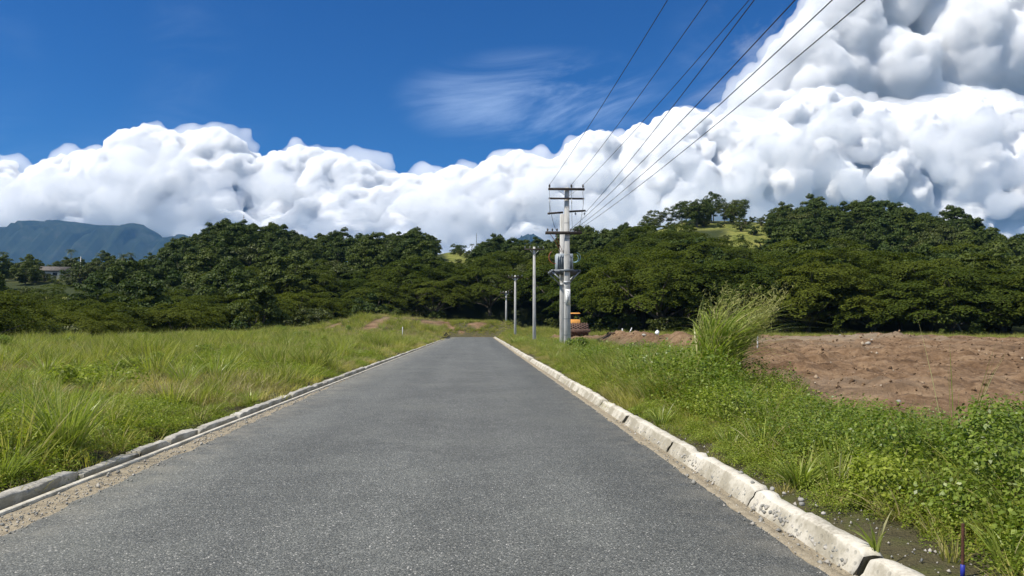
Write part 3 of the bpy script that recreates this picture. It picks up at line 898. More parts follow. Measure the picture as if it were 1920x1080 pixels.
def limbs(rng, base_h, r0, tips, gnarl=0.5):
    """trunk and curved limbs running to the given tips"""
    parts = []
    lean = rng.uniform(-0.3, 0.3, 2)
    fork = np.array([lean[0], lean[1], base_h])
    parts.append(tube([(0, 0, -0.5), (lean[0] * 0.2, lean[1] * 0.2, base_h * 0.4), tuple(fork)], [r0 * 1.25, r0, r0 * 0.8], 7))
    for tp in tips:
        tp = np.asarray(tp, float)
        mid = fork * 0.5 + tp * 0.5 + rng.uniform(-gnarl, gnarl, 3) + np.array([0, 0, 0.10 * np.linalg.norm(tp[:2])])
        q1 = fork * 0.75 + mid * 0.25 + rng.uniform(-0.15, 0.15, 3)
        parts.append(tube([tuple(fork - [0, 0, 0.2]), tuple(q1), tuple(mid), tuple(tp)], [r0 * 0.6, r0 * 0.45, r0 * 0.28, r0 * 0.08], 5))
    return join(parts)

def rain_tree_meshes(seed):
    rng = np.random.RandomState(seed)
    R, zc, hh = rng.uniform(7.6, 9.6), rng.uniform(4.6, 5.6), rng.uniform(5.4, 6.8)
    pads = []
    n = 58
    for k in range(n):
        ct = 1 - (k + 0.5) / n * 1.32
        th = math.acos(ct); ph = k * 2.39996 + rng.uniform(-0.4, 0.4)
        f = rng.uniform(0.72, 1.06)
        z = zc + hh * ct * f if ct > 0 else zc + hh * ct * 0.7
        pads.append((R * math.sin(th) * f * math.cos(ph), R * math.sin(th) * f * math.sin(ph), z, rng.uniform(1.2, 2.3)))
    for k in range(20):
        ph = rng.uniform(0, 6.28); q = rng.uniform(0.2, 0.85) * R
        pads.append((q * math.cos(ph), q * math.sin(ph), rng.uniform(zc - 1.0, zc + hh * 0.7), rng.uniform(1.0, 1.8)))
    C, N, S = [], [], []
    for (x, y, z, r) in pads:
        m = int(125 * r * r)
        a = rng.uniform(0, 6.283, m); q = r * np.sqrt(rng.uniform(0, 1, m)) * (1 + 0.25 * np.sin(a * 3 + x) + 0.15 * np.sin(a * 5 + y))
        zz = 0.30 * r * (1 - (q / r) ** 2) + rng.normal(0, 0.07, m)
        slope = np.array([x, y]) / R * 0.45
        px_, py_ = q * np.cos(a), q * np.sin(a)
        zz = zz - (px_ * slope[0] + py_ * slope[1]) * 0.8
        C.append(np.column_stack([x + px_, y + py_, z + zz]))
        N.append(np.column_stack([slope[0] + rng.normal(0, 0.34, m) + px_ / r * 0.3, slope[1] + rng.normal(0, 0.34, m) + py_ / r * 0.3, np.ones(m)]))
        S.append(rng.uniform(0.10, 0.19, m))
    V, Q = leaf_quads(np.concatenate(C), np.concatenate(N), np.concatenate(S), rng)
    crown = new_mesh('crown', V, quads=Q); crown.materials.append(M_RAIN)
    tips = [np.array(p[:3]) for p in pads[4:58:6]]
    V, Q = limbs(rng, rng.uniform(1.8, 2.8), 0.38, tips, 0.8)
    trunk = new_mesh('trunk', V, quads=Q, smooth=True); trunk.materials.append(M_BARK)
    return trunk, crown

def broad_tree_meshes(seed, mat, rx=4.6, h=10.5, low=1.2, n=58, leaf=(0.20, 0.38), clump=(0.9, 1.8), stem=2.2, r0=0.26):
    rng = np.random.RandomState(seed)
    C, N, S = [], [], []
    zc = (low + h) / 2; rz = (h - low) / 2
    cl = []
    for k in range(n):
        d = rng.normal(size=3); d /= np.linalg.norm(d)
        f = rng.uniform(0.45, 1.0) ** 0.6
        wob = 1 + 0.28 * math.sin(d[0] * 4 + seed) * math.cos(d[1] * 3 + seed * 2) + 0.12 * rng.normal()
        p = np.array([d[0] * rx * f * wob, d[1] * rx * f * wob, zc + d[2] * rz * f * (0.85 + 0.15 * wob)])
        cl.append((p, rng.uniform(*clump) * (1.0 if d[2] < 0.4 else 0.8)))
    for p, r in cl:
        m = int(66 * r * r) + 40
        d = rng.normal(size=(m, 3)); d[:, 2] = np.abs(d[:, 2]) * 0.9 + d[:, 2] * 0.35; d /= np.linalg.norm(d, axis=1, keepdims=True)
        q = r * rng.uniform(0.55, 1.08, m)
        C.append(p + d * q[:, None] * np.array([1, 1, 0.8]))
        N.append(d * 0.8 + rng.normal(0, 0.5, (m, 3)) + np.array([0, 0, 0.45]))
        S.append(rng.uniform(leaf[0], leaf[1], m))
    V, Q = leaf_quads(np.concatenate(C), np.concatenate(N), np.concatenate(S), rng, 0.55)
    crown = new_mesh('crown', V, quads=Q); crown.materials.append(mat)
    V, Q = limbs(rng, stem, r0, [p for p, r in cl[::7]], 0.4)
    trunk = new_mesh('trunk', V, quads=Q, smooth=True); trunk.materials.append(M_BARK)
    return trunk, crown

def palm_meshes(seed, h=9.0):
    rng = np.random.RandomState(seed)
    lean = rng.uniform(-0.8, 0.8, 2)
    V, Q = tube([(0, 0, -0.4), (lean[0] * 0.2, lean[1] * 0.2, h * 0.35), (lean[0] * 0.6, lean[1] * 0.6, h * 0.7), (lean[0], lean[1], h)], [0.22, 0.16, 0.14, 0.13], 7)
    trunk = new_mesh('trunk', V, quads=Q, smooth=True); trunk.materials.append(M_BARK)
    vs, qs, o = [], [], 0
    for k in range(17):
        ph = k * 2.4 + rng.uniform(-0.2, 0.2); up = rng.uniform(-0.3, 1.1); L = rng.uniform(2.6, 3.4)
        t_ = np.linspace(0, 1, 15)
        rr = L * (t_ * math.cos(up * 0.9)); zz = L * (t_ * math.sin(up * 0.9) + 0.10 * t_ - 0.75 * t_ ** 2)
        axis = np.column_stack([lean[0] + rr * math.cos(ph), lean[1] + rr * math.sin(ph), h + zz])
        side = np.array([-math.sin(ph), math.cos(ph), 0.0])
        for j in range(1, 15):
            w = 0.75 * math.sin(math.pi * min(0.96, 0.12 + t_[j] * 0.85))
            a, b = axis[j - 1], axis[j]
            for s in (-1, 1):
                tip = (a + b) / 2 + side * s * w + np.array([0, 0, -0.32 * w]) + (b - a) * 0.7
                vs += [a, a * 0.45 + b * 0.55, tip + (b - a) * 0.1, tip]; qs.append((o, o + 1, o + 2, o + 3)); o += 4
    crown = new_mesh('crown', np.array(vs), quads=np.array(qs)); crown.materials.append(M_PALM)
    return trunk, crown

RAIN = [rain_tree_meshes(s) for s in (1, 2, 3, 4, 5)]
BROAD = [broad_tree_meshes(s, M_BROAD, rx=rx, h=h_, low=lo) for s, rx, h_, lo in ((11, 4.8, 11, 0.8), (12, 4.2, 12.5, 1.2), (13, 5.4, 10.5, 0.6), (14, 4.6, 11.5, 1.0), (15, 5.0, 12.0, 0.9))]
OLIVE = [broad_tree_meshes(s, M_OLIVE, rx=rx, h=h_, low=lo, leaf=(0.16, 0.30)) for s, rx, h_, lo in ((21, 4.6, 9.5, 0.8), (22, 5.2, 9.0, 0.8))]
ROUND = [broad_tree_meshes(s, mt, rx=rx, h=h_, low=lo, n=44, leaf=(0.12, 0.22), clump=(0.7, 1.15), stem=2.6, r0=0.13) for s, rx, h_, lo, mt in ((31, 2.9, 8.0, 1.9, M_BROAD), (32, 3.3, 7.5, 1.6, M_OLIVE), (33, 2.7, 7.2, 1.2, M_BROAD))]
BUSH = [broad_tree_meshes(s, mt, rx=1.7, h=2.4, low=0.1, n=20, leaf=(0.10, 0.20), clump=(0.45, 0.8), stem=0.5) for s, mt in ((41, M_BROAD), (42, M_OLIVE))]
PALM = [palm_meshes(s, h_) for s, h_ in ((51, 8.0), (52, 10.0))]

def plant_tree(name, meshes, x, y, s, label, cat, group, rz=None, sz=None, z=None):
    rz = random.uniform(0, 6.28) if rz is None else rz
    e = link(name, None, label=label, cat=cat, group=group, loc=(x, y, (Hs(x, y) if z is None else z) - 0.1), rot=(0, 0, rz), scale=(s, s, s if sz is None else sz))
    e.empty_display_size = 0.5
    link('trunk', meshes[0], None, parent=e)
    link('crown', meshes[1], None, parent=e)
    return e

def spaced(cands, dmin, limit, taken=None):
    """greedy spacing; dmin may vary per candidate"""
    out = []
    cell = {}
    g = 6.0
    for k, (x, y) in enumerate(cands):
        d = dmin[k] if hasattr(dmin, '__len__') else dmin
        ci, cj = int(x // g), int(y // g); ok = True
        m = int(d // g) + 1
        for i in range(ci - m, ci + m + 1):
            for j in range(cj - m, cj + m + 1):
                for (a, b) in cell.get((i, j), ()):
                    if (a - x) ** 2 + (b - y) ** 2 < d * d: ok = False; break
                if not ok: break
            if not ok: break
        if ok:
            cell.setdefault((ci, cj), []).append((x, y)); out.append(k)
            if len(out) >= limit: break
    return out

SKYLINE = [(-400, 500), (0, 482), (60, 478), (130, 466), (200, 468), (300, 470), (330, 458), (350, 448), (380, 436), (405, 424), (430, 420), (480, 418), (540, 420), (568, 444), (590, 452), (612, 434), (640, 430), (662, 452),
           (690, 440), (715, 432), (745, 440), (778, 425), (800, 438), (822, 440), (832, 486), (892, 486), (900, 456), (925, 442), (945, 446), (975, 446), (1040, 448), (1090, 428), (1150, 420), (1195, 418), (1205, 420),
           (1330, 418), (1352, 432), (1366, 456), (1456, 456), (1466, 400), (1486, 372), (1530, 364), (1600, 366), (1650, 368), (1700, 366), (1732, 380), (1790, 398), (1815, 380), (1845, 370), (1870, 392), (1890, 420), (1920, 428), (2400, 440)]
def fits(x, y, h, z=None):
    """largest scale at which a tree h metres tall stays under the skyline of the woods"""
    px = VPX + FPX * x / y
    zt_ = CAMH + (VPY - np.interp(px, [a for a, b in SKYLINE], [b for a, b in SKYLINE])) / FPX * y
    return (zt_ - Hs(x, y)) / h

def make_trees():
    rng = np.random.RandomState(77)
    # --- rain trees along the foot of the cleared ground
    n = 9000
    y = rng.uniform(38, 165, n); px = rng.uniform(-160, 2080, n); x = (px - VPX) / FPX * y
    P = np.column_stack([x, y]); sd = poly_sd(P, PLATEAU)
    ok = (sd < -7) & (sd > -48)
    P, sd = P[ok], sd[ok]
    order = np.argsort(-sd + rng.uniform(0, 14, len(sd)))
    P, sd = P[order], sd[order]
    for k in spaced(P, 8.2, 95):
        x, y = P[k]
        px = VPX + FPX * x / y
        s = 0.80 + 0.28 * sstep(500, 1250, px) + random.uniform(-0.07, 0.10)
        if px < 250: s *= 0.85
        s = min(s, max(0.4, fits(x, y, 11.6)))
        if px < 640: lab, grp = 'wide rain tree with flat layered crown standing below the edge of the grass field', 'rain trees below the grass field'
        elif px < 1130: lab, grp = 'wide rain tree with layered dark crown behind the grassy bank that closes the road', 'rain trees behind the road end'
        else: lab, grp = 'wide rain tree with flat layered crown beyond the bare brown soil', 'rain trees beyond the brown soil'
        if rng.uniform() < 0.16:
            o_ = rng.randint(2)
            plant_tree('olive_leaved_tree' if o_ else 'broadleaf_tree', (OLIVE if o_ else BROAD)[rng.randint(2)], x, y, min(s * 0.95, max(0.4, fits(x, y, 12.0))),
                       'olive green round topped tree standing among the rain trees' if o_ else 'dark round topped broadleaf tree standing among the rain trees', 'tree', 'olive trees among the rain trees' if o_ else 'broadleaf trees among the rain trees')
            continue
        plant_tree('rain_tree', RAIN[rng.randint(5)], x, y, s * rng.uniform(0.92, 1.12), lab, 'tree', grp, sz=s * rng.uniform(0.82, 1.06))
    # --- broadleaf trees on the hills
    n = 30000
    y = rng.uniform(128, 300, n); px = rng.uniform(-80, 2000, n); x = (px - VPX) / FPX * y
    P = np.column_stack([x, y]); sd = poly_sd(P, PLATEAU)
    wd, gr = wood_masks(P)
    top = np.interp(px, [-80, 330, 430, 560, 700, 900, 1100, 1250, 1500, 1900, 2000], [300, 300, 284, 284, 282, 284, 275, 246, 248, 250, 255])
    ok = (sd < -30) & (gr < 0.35) & (y < top) & ((px > 330) | (y < 165) | (rng.uniform(0, 1, n) < 0.5))
    P, px = P[ok], px[ok]
    dm = np.where(px < 330, 11.5, 8.6)
    idx = spaced(P, dm, 330)
    for k in idx:
        x, y = P[k]
        pxx = px[k]
        u = rng.uniform()
        s = rng.uniform(0.82, 1.12)
        if pxx < 330:
            if y > 160: s *= 0.62
            lab, grp = 'dark bushy tree scattered over the low valley under the blue mountain', 'valley trees under the mountain'
            lab2, grp2 = 'olive green bushy tree scattered over the low valley under the blue mountain', 'olive valley trees'
        elif pxx < 640:
            lab, grp = 'dense dark broadleaf tree on the wooded hill beside the mountain', 'trees on the wooded hill beside the mountain'
            lab2, grp2 = 'olive green broadleaf tree on the wooded hill beside the mountain', 'olive trees on the wooded hill'
        elif pxx < 1130:
            lab, grp = 'dense dark broadleaf tree on the low ridge behind the end of the road', 'trees on the ridge behind the road'
            lab2, grp2 = 'olive green broadleaf tree on the low ridge behind the end of the road', 'olive trees on the ridge behind the road'
        else:
            lab, grp = 'dense dark broadleaf tree on the hillside above the brown soil', 'trees on the hillside above the soil'
            lab2, grp2 = 'olive green broadleaf tree on the hillside above the brown soil', 'olive trees on the hillside above the soil'
        if 72 < pxx < 182 and 140 < y < 236: continue
        f = fits(x, y, 12.0)
        if f < 0.42: continue
        s = min(s, f)
        if u < 0.80: plant_tree('broadleaf_tree', BROAD[rng.randint(5)], x, y, s, lab, 'tree', grp)
        else: plant_tree('olive_leaved_tree', OLIVE[rng.randint(2)], x, y, s, lab2, 'tree', grp2)
    # --- round crowned trees on the bare hilltop
    for k, (px, py, s) in enumerate([(1214, 404, 0.85), (1238, 400, 0.95), (1262, 396, 0.95), (1290, 396, 1.15), (1306, 396, 1.1), (1328, 398, 1.1), (1350, 396, 1.15), (1378, 396, 1.15), (1400, 405, 1.05), (1336, 412, 1.0), (1288, 414, 1.0), (1466, 398, 0.7), (1446, 398, 0.4), (1230, 410, 0.85), (1395, 418, 0.9), (1312, 414, 0.95), (1362, 416, 0.85)]):
        D = 222.0 + rng.uniform(-7, 11); s *= rng.uniform(0.78, 1.12); px += rng.uniform(-7, 7)
        x = (px - VPX) / FPX * D
        plant_tree('round_crowned_tree', ROUND[k % 3], x, D, s, 'round crowned tree on a bare trunk along the grassy hilltop', 'tree', 'round trees on the hilltop')
    # --- palms in the valley and on the ridge
    for k, (px, D, s) in enumerate([(240, 232, 0.95), (262, 240, 0.8), (320, 205, 1.1), (334, 200, 1.0), (348, 210, 0.95), (30, 260, 0.9), (75, 275, 0.85), (150, 285, 0.9), (5, 240, 0.9), (205, 270, 0.8), (300, 190, 0.8)]):
        plant_tree('coconut_palm', PALM[k % 2], (px - VPX) / FPX * D, D, s, 'coconut palm with drooping fronds among the valley trees', 'palm', 'valley palms')
    for k, (px, D, s) in enumerate([(884, 270, 0.55), (898, 273, 0.6)]):
        plant_tree('coconut_palm', PALM[k % 2], (px - VPX) / FPX * D, D, s, 'small palm on the skyline of the ridge behind the road', 'palm', 'ridge palms')
    # --- bushes: hill openings and the foot of the woods
    n = 4000
    y = rng.uniform(110, 285, n); px = rng.uniform(-60, 1980, n); x = (px - VPX) / FPX * y
    P = np.column_stack([x, y]); wd, gr = wood_masks(P)
    ok = (gr > 0.4) & (rng.uniform(0, 1, n) < np.where(px < 330, 0.7, 0.34))
    P = P[ok]
    for k in spaced(P, 4.6, 170):
        plant_tree('bush', BUSH[rng.randint(2)], P[k][0], P[k][1], rng.uniform(0.6, 1.3), 'low green bush dotted over an open grassy patch of the hills', 'bush', 'bushes on the hill openings')
    for k, (px, D, s) in enumerate([(88, 224, 1.5), (104, 226, 1.0), (118, 222, 0.8), (140, 226, 1.05), (152, 224, 1.5), (166, 222, 1.7), (178, 230, 2.2), (72, 228, 2.3), (128, 216, 0.8), (150, 214, 1.2)]):
        plant_tree('bush', BUSH[k % 2], (px - VPX) / FPX * D, D, s, 'green bush growing up against the small white house', 'bush', 'bushes round the house')
    n = 3000
    y = rng.uniform(60, 150, n); px = rng.uniform(-100, 2000, n); x = (px - VPX) / FPX * y
    P = np.column_stack([x, y]); sd = poly_sd(P, PLATEAU); ok = (sd < -1.5) & (sd > -7); P = P[ok]
    for k in spaced(P, 5.0, 70):
        plant_tree('bush', BUSH[rng.randint(2)], P[k][0], P[k][1], rng.uniform(0.7, 1.5), 'leafy bush in the shade at the foot of the rain trees', 'bush', 'bushes at the wood edge')
make_trees()

# ------------------------------------------------------------------ grasses and weeds
def blades(n, L, spread, lean, droop, w, rng, wind=(0, 0), base=None, levels=4, flat_=0.0):
    """n curved tapering blades rising from a small base"""
    ph = rng.uniform(0, 6.283, n)
    Ls = L * rng.uniform(0.55, 1.0, n)
    b = np.column_stack([np.cos(ph), np.sin(ph)]) * (spread * np.sqrt(rng.uniform(0, 1, n)))[:, None] if base is None else base
    dirx, diry = np.cos(ph + rng.normal(0, 0.4, n)), np.sin(ph + rng.normal(0, 0.4, n))
    le = lean * rng.uniform(0.15, 1.0, n); dr = droop * rng.uniform(0.3, 1.0, n)
    V, Q, T = [], [], []
    ts = np.linspace(0, 1, levels)
    tw = rng.uniform(0, 6.283, n)
    for k, t_ in enumerate(ts):
        out = Ls * (le * t_ + dr * t_ * t_)
        cx = b[:, 0] + dirx * out + wind[0] * Ls * t_ ** 1.6; cy = b[:, 1] + diry * out + wind[1] * Ls * t_ ** 1.6
        cz = Ls * (t_ * np.sqrt(np.maximum(0.05, 1 - np.minimum(le, 0.95) ** 2)) - 0.75 * dr * t_ ** 2.4)
        ww = w * (1 - t_ ** 1.6) * rng.uniform(0.7, 1.2, n) if k < levels - 1 else np.zeros(n)
        sx, sy = np.cos(tw) * ww, np.sin(tw) * ww
        V.append(np.stack([np.column_stack([cx - sx, cy - sy, cz]), np.column_stack([cx + sx, cy + sy, cz])], 1))
    V = np.stack(V, 1)                     # n, levels, 2, 3
    m = levels * 2
    i = np.arange(n)[:, None] * m
    Q = np.concatenate([np.stack([i[:, 0] + 2 * k, i[:, 0] + 2 * k + 1, i[:, 0] + 2 * k + 3, i[:, 0] + 2 * k + 2], 1) for k in range(levels - 1)])
    return V.reshape(-1, 3), Q

def mesh_of(name, parts, mat):
    V, Q = join(parts)
    me = new_mesh(name, V, quads=Q)
    me.materials.append(mat)
    return me

def tuft(seed, n, L, spread, lean, droop, w, mat, wind=(0.06, 0.0)):
    rng = np.random.RandomState(seed)
    return mesh_of('tuft', [blades(n, L, spread, lean, droop, w, rng, wind)], mat)

def weed(seed, n, r, h, leaf, mat, stems=5):
    """low leafy mat: small leaves held up on thin runners"""
    rng = np.random.RandomState(seed)
    a = rng.uniform(0, 6.283, n); q = r * np.sqrt(rng.uniform(0, 1, n))
    top = h * (1 - 0.75 * (q / r) ** 2)
    z = top * rng.uniform(0.25, 1.0, n) ** 0.6
    C = np.column_stack([q * np.cos(a), q * np.sin(a), z])
    N = np.column_stack([rng.normal(0, 0.55, n), rng.normal(0, 0.55, n), np.ones(n)])
    return mesh_of('weed', [leaf_quads(C, N, rng.uniform(leaf * 0.6, leaf, n), rng, 0.7)], mat)

def stalks(seed, n, L, spread, lean, mat, plume=True, wind=(0.25, 0)):
    rng = np.random.RandomState(seed)
    parts = [blades(n, L, spread, lean, 0.12, 0.006, rng, wind, levels=5)]
    if plume:
        for k in range(n):
            pass
    return mesh_of('stalks', parts, mat)

PROTO = {}
def proto(key, meshes):
    c = bpy.data.collections.new('kinds_' + key)
    for k, me in enumerate(meshes):
        o = bpy.data.objects.new('%s_%02d' % (key, k), me)
        c.objects.link(o)
    PROTO[key] = c

proto('grass', [tuft(s, 46, 0.42, 0.16, 0.55, 0.45, 0.0065, M_GRASS) for s in (1, 2, 3, 4)])
proto('lush', [tuft(s, 60, 0.80, 0.17, 0.45, 0.42, 0.0075, M_LUSH) for s in (5, 6, 7)])
proto('straw', [tuft(s, 40, 0.36, 0.18, 0.8, 0.5, 0.005, M_STRAW) for s in (8, 9)])
proto('weed', [weed(s, 260, 0.30, 0.30, 0.019, M_WEED) for s in (10, 11, 12)])
proto('shrubby', [weed(s, 380, 0.36, 0.60, 0.024, M_SHRUB) for s in (13, 14)])
proto('stem', [tuft(s, 9, 1.15, 0.12, 0.22, 0.15, 0.005, M_PLUME, wind=(0.2, 0)) for s in (15, 16)])

_gn = {}
def scatter_tree(key):
    if key in _gn: return _gn[key]
    ng = bpy.data.node_groups.new('scatter_' + key, 'GeometryNodeTree')
    ng.interface.new_socket('Geometry', in_out='INPUT', socket_type='NodeSocketGeometry')
    ng.interface.new_socket('Geometry', in_out='OUTPUT', socket_type='NodeSocketGeometry')
    N, Lk = ng.nodes, ng.links
    gi = N.new('NodeGroupInput'); go = N.new('NodeGroupOutput')
    ci = N.new('GeometryNodeCollectionInfo')
    ci.inputs['Collection'].default_value = PROTO[key]
    ci.inputs['Separate Children'].default_value = True
    ci.inputs['Reset Children'].default_value = True
    ip = N.new('GeometryNodeInstanceOnPoints')
    ip.inputs['Pick Instance'].default_value = True
    def attr(nm, ty):
        a = N.new('GeometryNodeInputNamedAttribute'); a.data_type = ty; a.inputs[0].default_value = nm
        return [o for o in a.outputs if o.enabled and o.name == 'Attribute'][0]
    e2r = N.new('FunctionNodeEulerToRotation')
    Lk.new(attr('prot', 'FLOAT_VECTOR'), e2r.inputs[0])
    Lk.new(gi.outputs[0], ip.inputs['Points'])
    Lk.new(ci.outputs[0], ip.inputs['Instance'])
    Lk.new(attr('pick', 'INT'), ip.inputs['Instance Index'])
    Lk.new(e2r.outputs[0], ip.inputs['Rotation'])
    Lk.new(attr('psc', 'FLOAT_VECTOR'), ip.inputs['Scale'])
    Lk.new(ip.outputs[0], go.inputs[0])
    _gn[key] = ng
    return ng

def scatter(name, key, P, S, label, tilt=0.12, sz=None, dz=-0.02, rng=np.random.RandomState(5)):
    n = len(P)
    z = H(P) + dz
    me = bpy.data.meshes.new(name)
    me.vertices.add(n)
    me.vertices.foreach_set('co', np.column_stack([P, z]).astype(np.float32).ravel())
    a = me.attributes.new('prot', 'FLOAT_VECTOR', 'POINT')
    a.data.foreach_set('vector', np.column_stack([rng.normal(0, tilt, n), rng.normal(0, tilt, n), rng.uniform(0, 6.283, n)]).astype(np.float32).ravel())
    a = me.attributes.new('psc', 'FLOAT_VECTOR', 'POINT')
    zz = S if sz is None else sz
    a.data.foreach_set('vector', np.column_stack([S, S, zz]).astype(np.float32).ravel())
    a = me.attributes.new('pick', 'INT', 'POINT')
    a.data.foreach_set('value', rng.randint(0, len(PROTO[key].objects), n).astype(np.int32))
    me.update()
    o = link(name, me, None, kind='stuff', label=label)
    md = o.modifiers.new('scatter', 'NODES')
    md.node_group = scatter_tree(key)
    print(name, n, flush=True)
    return o

def rand_area(rng, x0, x1, y0, y1, dens):
    n = int((x1 - x0) * (y1 - y0) * dens)
    return np.column_stack([rng.uniform(x0, x1, n), rng.uniform(y0, y1, n)])
def in_view(P, lo=-260, hi=2160):
    px = VPX + FPX * P[:, 0] / np.maximum(P[:, 1], 0.5)
    return (px > lo) & (px < hi) & (P[:, 1] > 2.0)

def make_field():
    rng = np.random.RandomState(31)
    G, GS, Lp, LS, St, SS, Wp, WS, Ws, Bp, BS, Sp, SpS = ([] for _ in range(13))
    # ------ left field
    for (y0, y1, dens, up) in ((3, 16, 34, 1.0), (16, 34, 15, 1.1), (34, 64, 6.5, 1.3), (64, 132, 3.2, 1.55)):
        P = rand_area(rng, -52, -4.33, y0, y1, dens)
        P = P[in_view(P)]
        P = P[poly_sd(P, PLATEAU) > -3.0]
        P = P[rng.uniform(0, 1, len(P)) > soil_mask(P) * 1.15]
        hN = fbm(P * 0.22, 3, 101); dry = fbm(P * 0.16 + 50, 3, 102); wd = fbm(P * 0.3 + 20, 3, 103)
        off = -4.42 - P[:, 0]
        u = rng.uniform(0, 1, len(P))
        wprob = sstep(0.48, 0.56, wd + 0.16 * sstep(5, 1, off) * sstep(24, 10, P[:, 1])) * sstep(110, 70, P[:, 1])
        isw = u < wprob * 0.8
        dprob = sstep(0.435, 0.55, 0.6 * dry + 0.4 * fbm(P * 0.7 + 9, 2, 108)) * 0.85
        u2 = rng.uniform(0, 1, len(P))
        isd = ~isw & (u2 < dprob) & (off > 0.25)
        isl = ~isw & ~isd & (rng.uniform(0, 1, len(P)) < sstep(0.48, 0.57, 0.5 * hN + 0.5 * fbm(P * 0.8, 2, 106)) * 0.8 + 0.06) & (off > 0.45)
        isg = ~isw & ~isd & ~isl
        edge = 0.62 + 0.38 * sstep(0.0, 1.0, off)
        s = up * (0.55 + 0.9 * hN) * edge * rng.uniform(0.75, 1.2, len(P))
        G.append(P[isg]); GS.append(s[isg] * rng.uniform(0.6, 1.35, isg.sum())); Lp.append(P[isl]); LS.append(s[isl] * np.where(P[isl, 1] > 14, 1.0, 1.05) * (0.55 + 0.95 * fbm(P[isl] * 0.9, 2, 107)) / max(1, up * 0.8)); St.append(P[isd]); SS.append(s[isd] * rng.uniform(0.7, 1.5, isd.sum()))
        Wp.append(P[isw]); WS.append(s[isw] * 1.0)
        m = (poly_sd(P, PLATEAU) < 5) & (rng.uniform(0, 1, len(P)) < 0.10) | (rng.uniform(0, 1, len(P)) < 0.004) & (P[:, 1] > 18)
        Sp.append(P[m]); SpS.append(rng.uniform(0.7, 1.5, m.sum()))
    # ------ right verge
    for (y0, y1, dens, up) in ((3, 15, 46, 1.0), (15, 34, 26, 1.05), (34, 70, 9, 1.3), (70, 124, 4.5, 1.5)):
        P = rand_area(rng, 2.63, 12.0, y0, y1, dens)
        P = P[in_view(P)]
        e = edge_r(P[:, 1]) + (fbm(P * 0.6, 2, 111) - 0.5) * 1.6 - 0.35
        P = P[(P[:, 0] < e) | (P[:, 1] > 92)]
        P = P[poly_sd(P, PLATEAU) > -3.0]
        off = P[:, 0] - 2.72
        bare = (fbm(P * 0.9, 3, 112) < 0.47) & (off < 0.14) | (off < 0.42) & (P[:, 1] < 6.0)
        P = P[~bare]; off = P[:, 0] - 2.72
        wd = fbm(P * 0.35 + 70, 3, 113); hN = fbm(P * 0.3 + 5, 3, 114); u = rng.uniform(0, 1, len(P))
        wp = np.interp(P[:, 1], [3, 13, 20, 34, 60], [0.74, 0.70, 0.45, 0.30, 0.15]) * sstep(0.34, 0.50, wd + 0.1)
        isw = u < wp
        issh = isw & (rng.uniform(0, 1, len(P)) < 0.30 * sstep(0.4, 0.55, hN) * sstep(0.5, 1.3, off))
        isw &= ~issh
        rest = ~isw & ~issh
        isl = rest & (rng.uniform(0, 1, len(P)) < 0.42 * sstep(0.3, 1.2, off))
        isg = rest & ~isl
        edge = 0.46 + 0.54 * sstep(0.1, 1.2, off)
        tall = (1.0 + 0.60 * sstep(11, 16, P[:, 1]) - 0.85 * sstep(23, 31, P[:, 1])) * (1 - 0.30 * sstep(1.6, 2.8, off) * sstep(7.2, 9, P[:, 1]) * sstep(17, 14, P[:, 1]))
        s = up * (0.65 + 0.7 * hN) * edge * rng.uniform(0.75, 1.2, len(P)) * tall
        G.append(P[isg]); GS.append(s[isg]); Lp.append(P[isl]); LS.append(s[isl] * 0.85 / max(1, up * 0.85)); Wp.append(P[isw]); WS.append(s[isw] * 1.05); Bp.append(P[issh]); BS.append(s[issh])
        m = (rng.uniform(0, 1, len(P)) < 0.006) & (off > 1) & (P[:, 1] > 16)
        Sp.append(P[m]); SpS.append(rng.uniform(0.6, 1.1, m.sum()))
    # ------ the bank closing the road
    P = rand_area(rng, -6, 3.5, 117.6, 137, 5.0)
    P = P[rng.uniform(0, 1, len(P)) > soil_mask(P) * 1.1]
    isl = rng.uniform(0, 1, len(P)) < 0.5
    s = rng.uniform(0.8, 1.4, len(P)) * sstep(117, 121, P[:, 1])
    G.append(P[~isl]); GS.append(s[~isl] * 1.3); Lp.append(P[isl]); LS.append(s[isl] * 0.9)
    # ------ fringe beyond the soil
    P = rand_area(rng, 8, 95, 50, 136, 3.0)
    P = P[in_view(P)]; sd = poly_sd(P, PLATEAU)
    keep = (sd > -4) & (P[:, 1] > far_pad(P[:, 0]) - 1.5 + (fbm(P * 0.2, 2, 121) - 0.5) * 5)
    P = P[keep]
    hN = fbm(P * 0.12, 2, 122)
    isl = rng.uniform(0, 1, len(P)) < 0.45
    s = (0.7 + 1.1 * hN) * rng.uniform(0.8, 1.25, len(P))
    G.append(P[~isl]); GS.append(s[~isl] * 1.5); Lp.append(P[isl]); LS.append(s[isl])
    # ------ tufts growing in the gutters and at the foot of the kerbs
    n = 420
    y = 3 + 60 * rng.uniform(0, 1, n) ** 1.5
    Pg = np.column_stack([np.where(rng.uniform(0, 1, n) < 0.55, rng.uniform(2.30, 2.44, n), rng.uniform(-4.16, -3.95, n)), y])
    keep = fbm(Pg * 1.1, 2, 131) > 0.53
    GP = Pg[keep]; GPS = rng.uniform(0.12, 0.32, keep.sum())
    G.append(GP); GS.append(GPS)
    cat = np.concatenate
    scatter('field_grass', 'grass', cat(G), cat(GS), 'short green and yellow grass covering the roadside ground')
    scatter('tall_field_grass', 'lush', cat(Lp), cat(LS), 'taller green grass tufts mixed through the roadside ground')
    scatter('dry_grass', 'straw', cat(St), cat(SS), 'dry straw coloured grass in patches of the field')
    scatter('creeping_weeds', 'weed', cat(Wp), cat(WS), 'low leafy creeping weeds matting the verges', tilt=0.2)
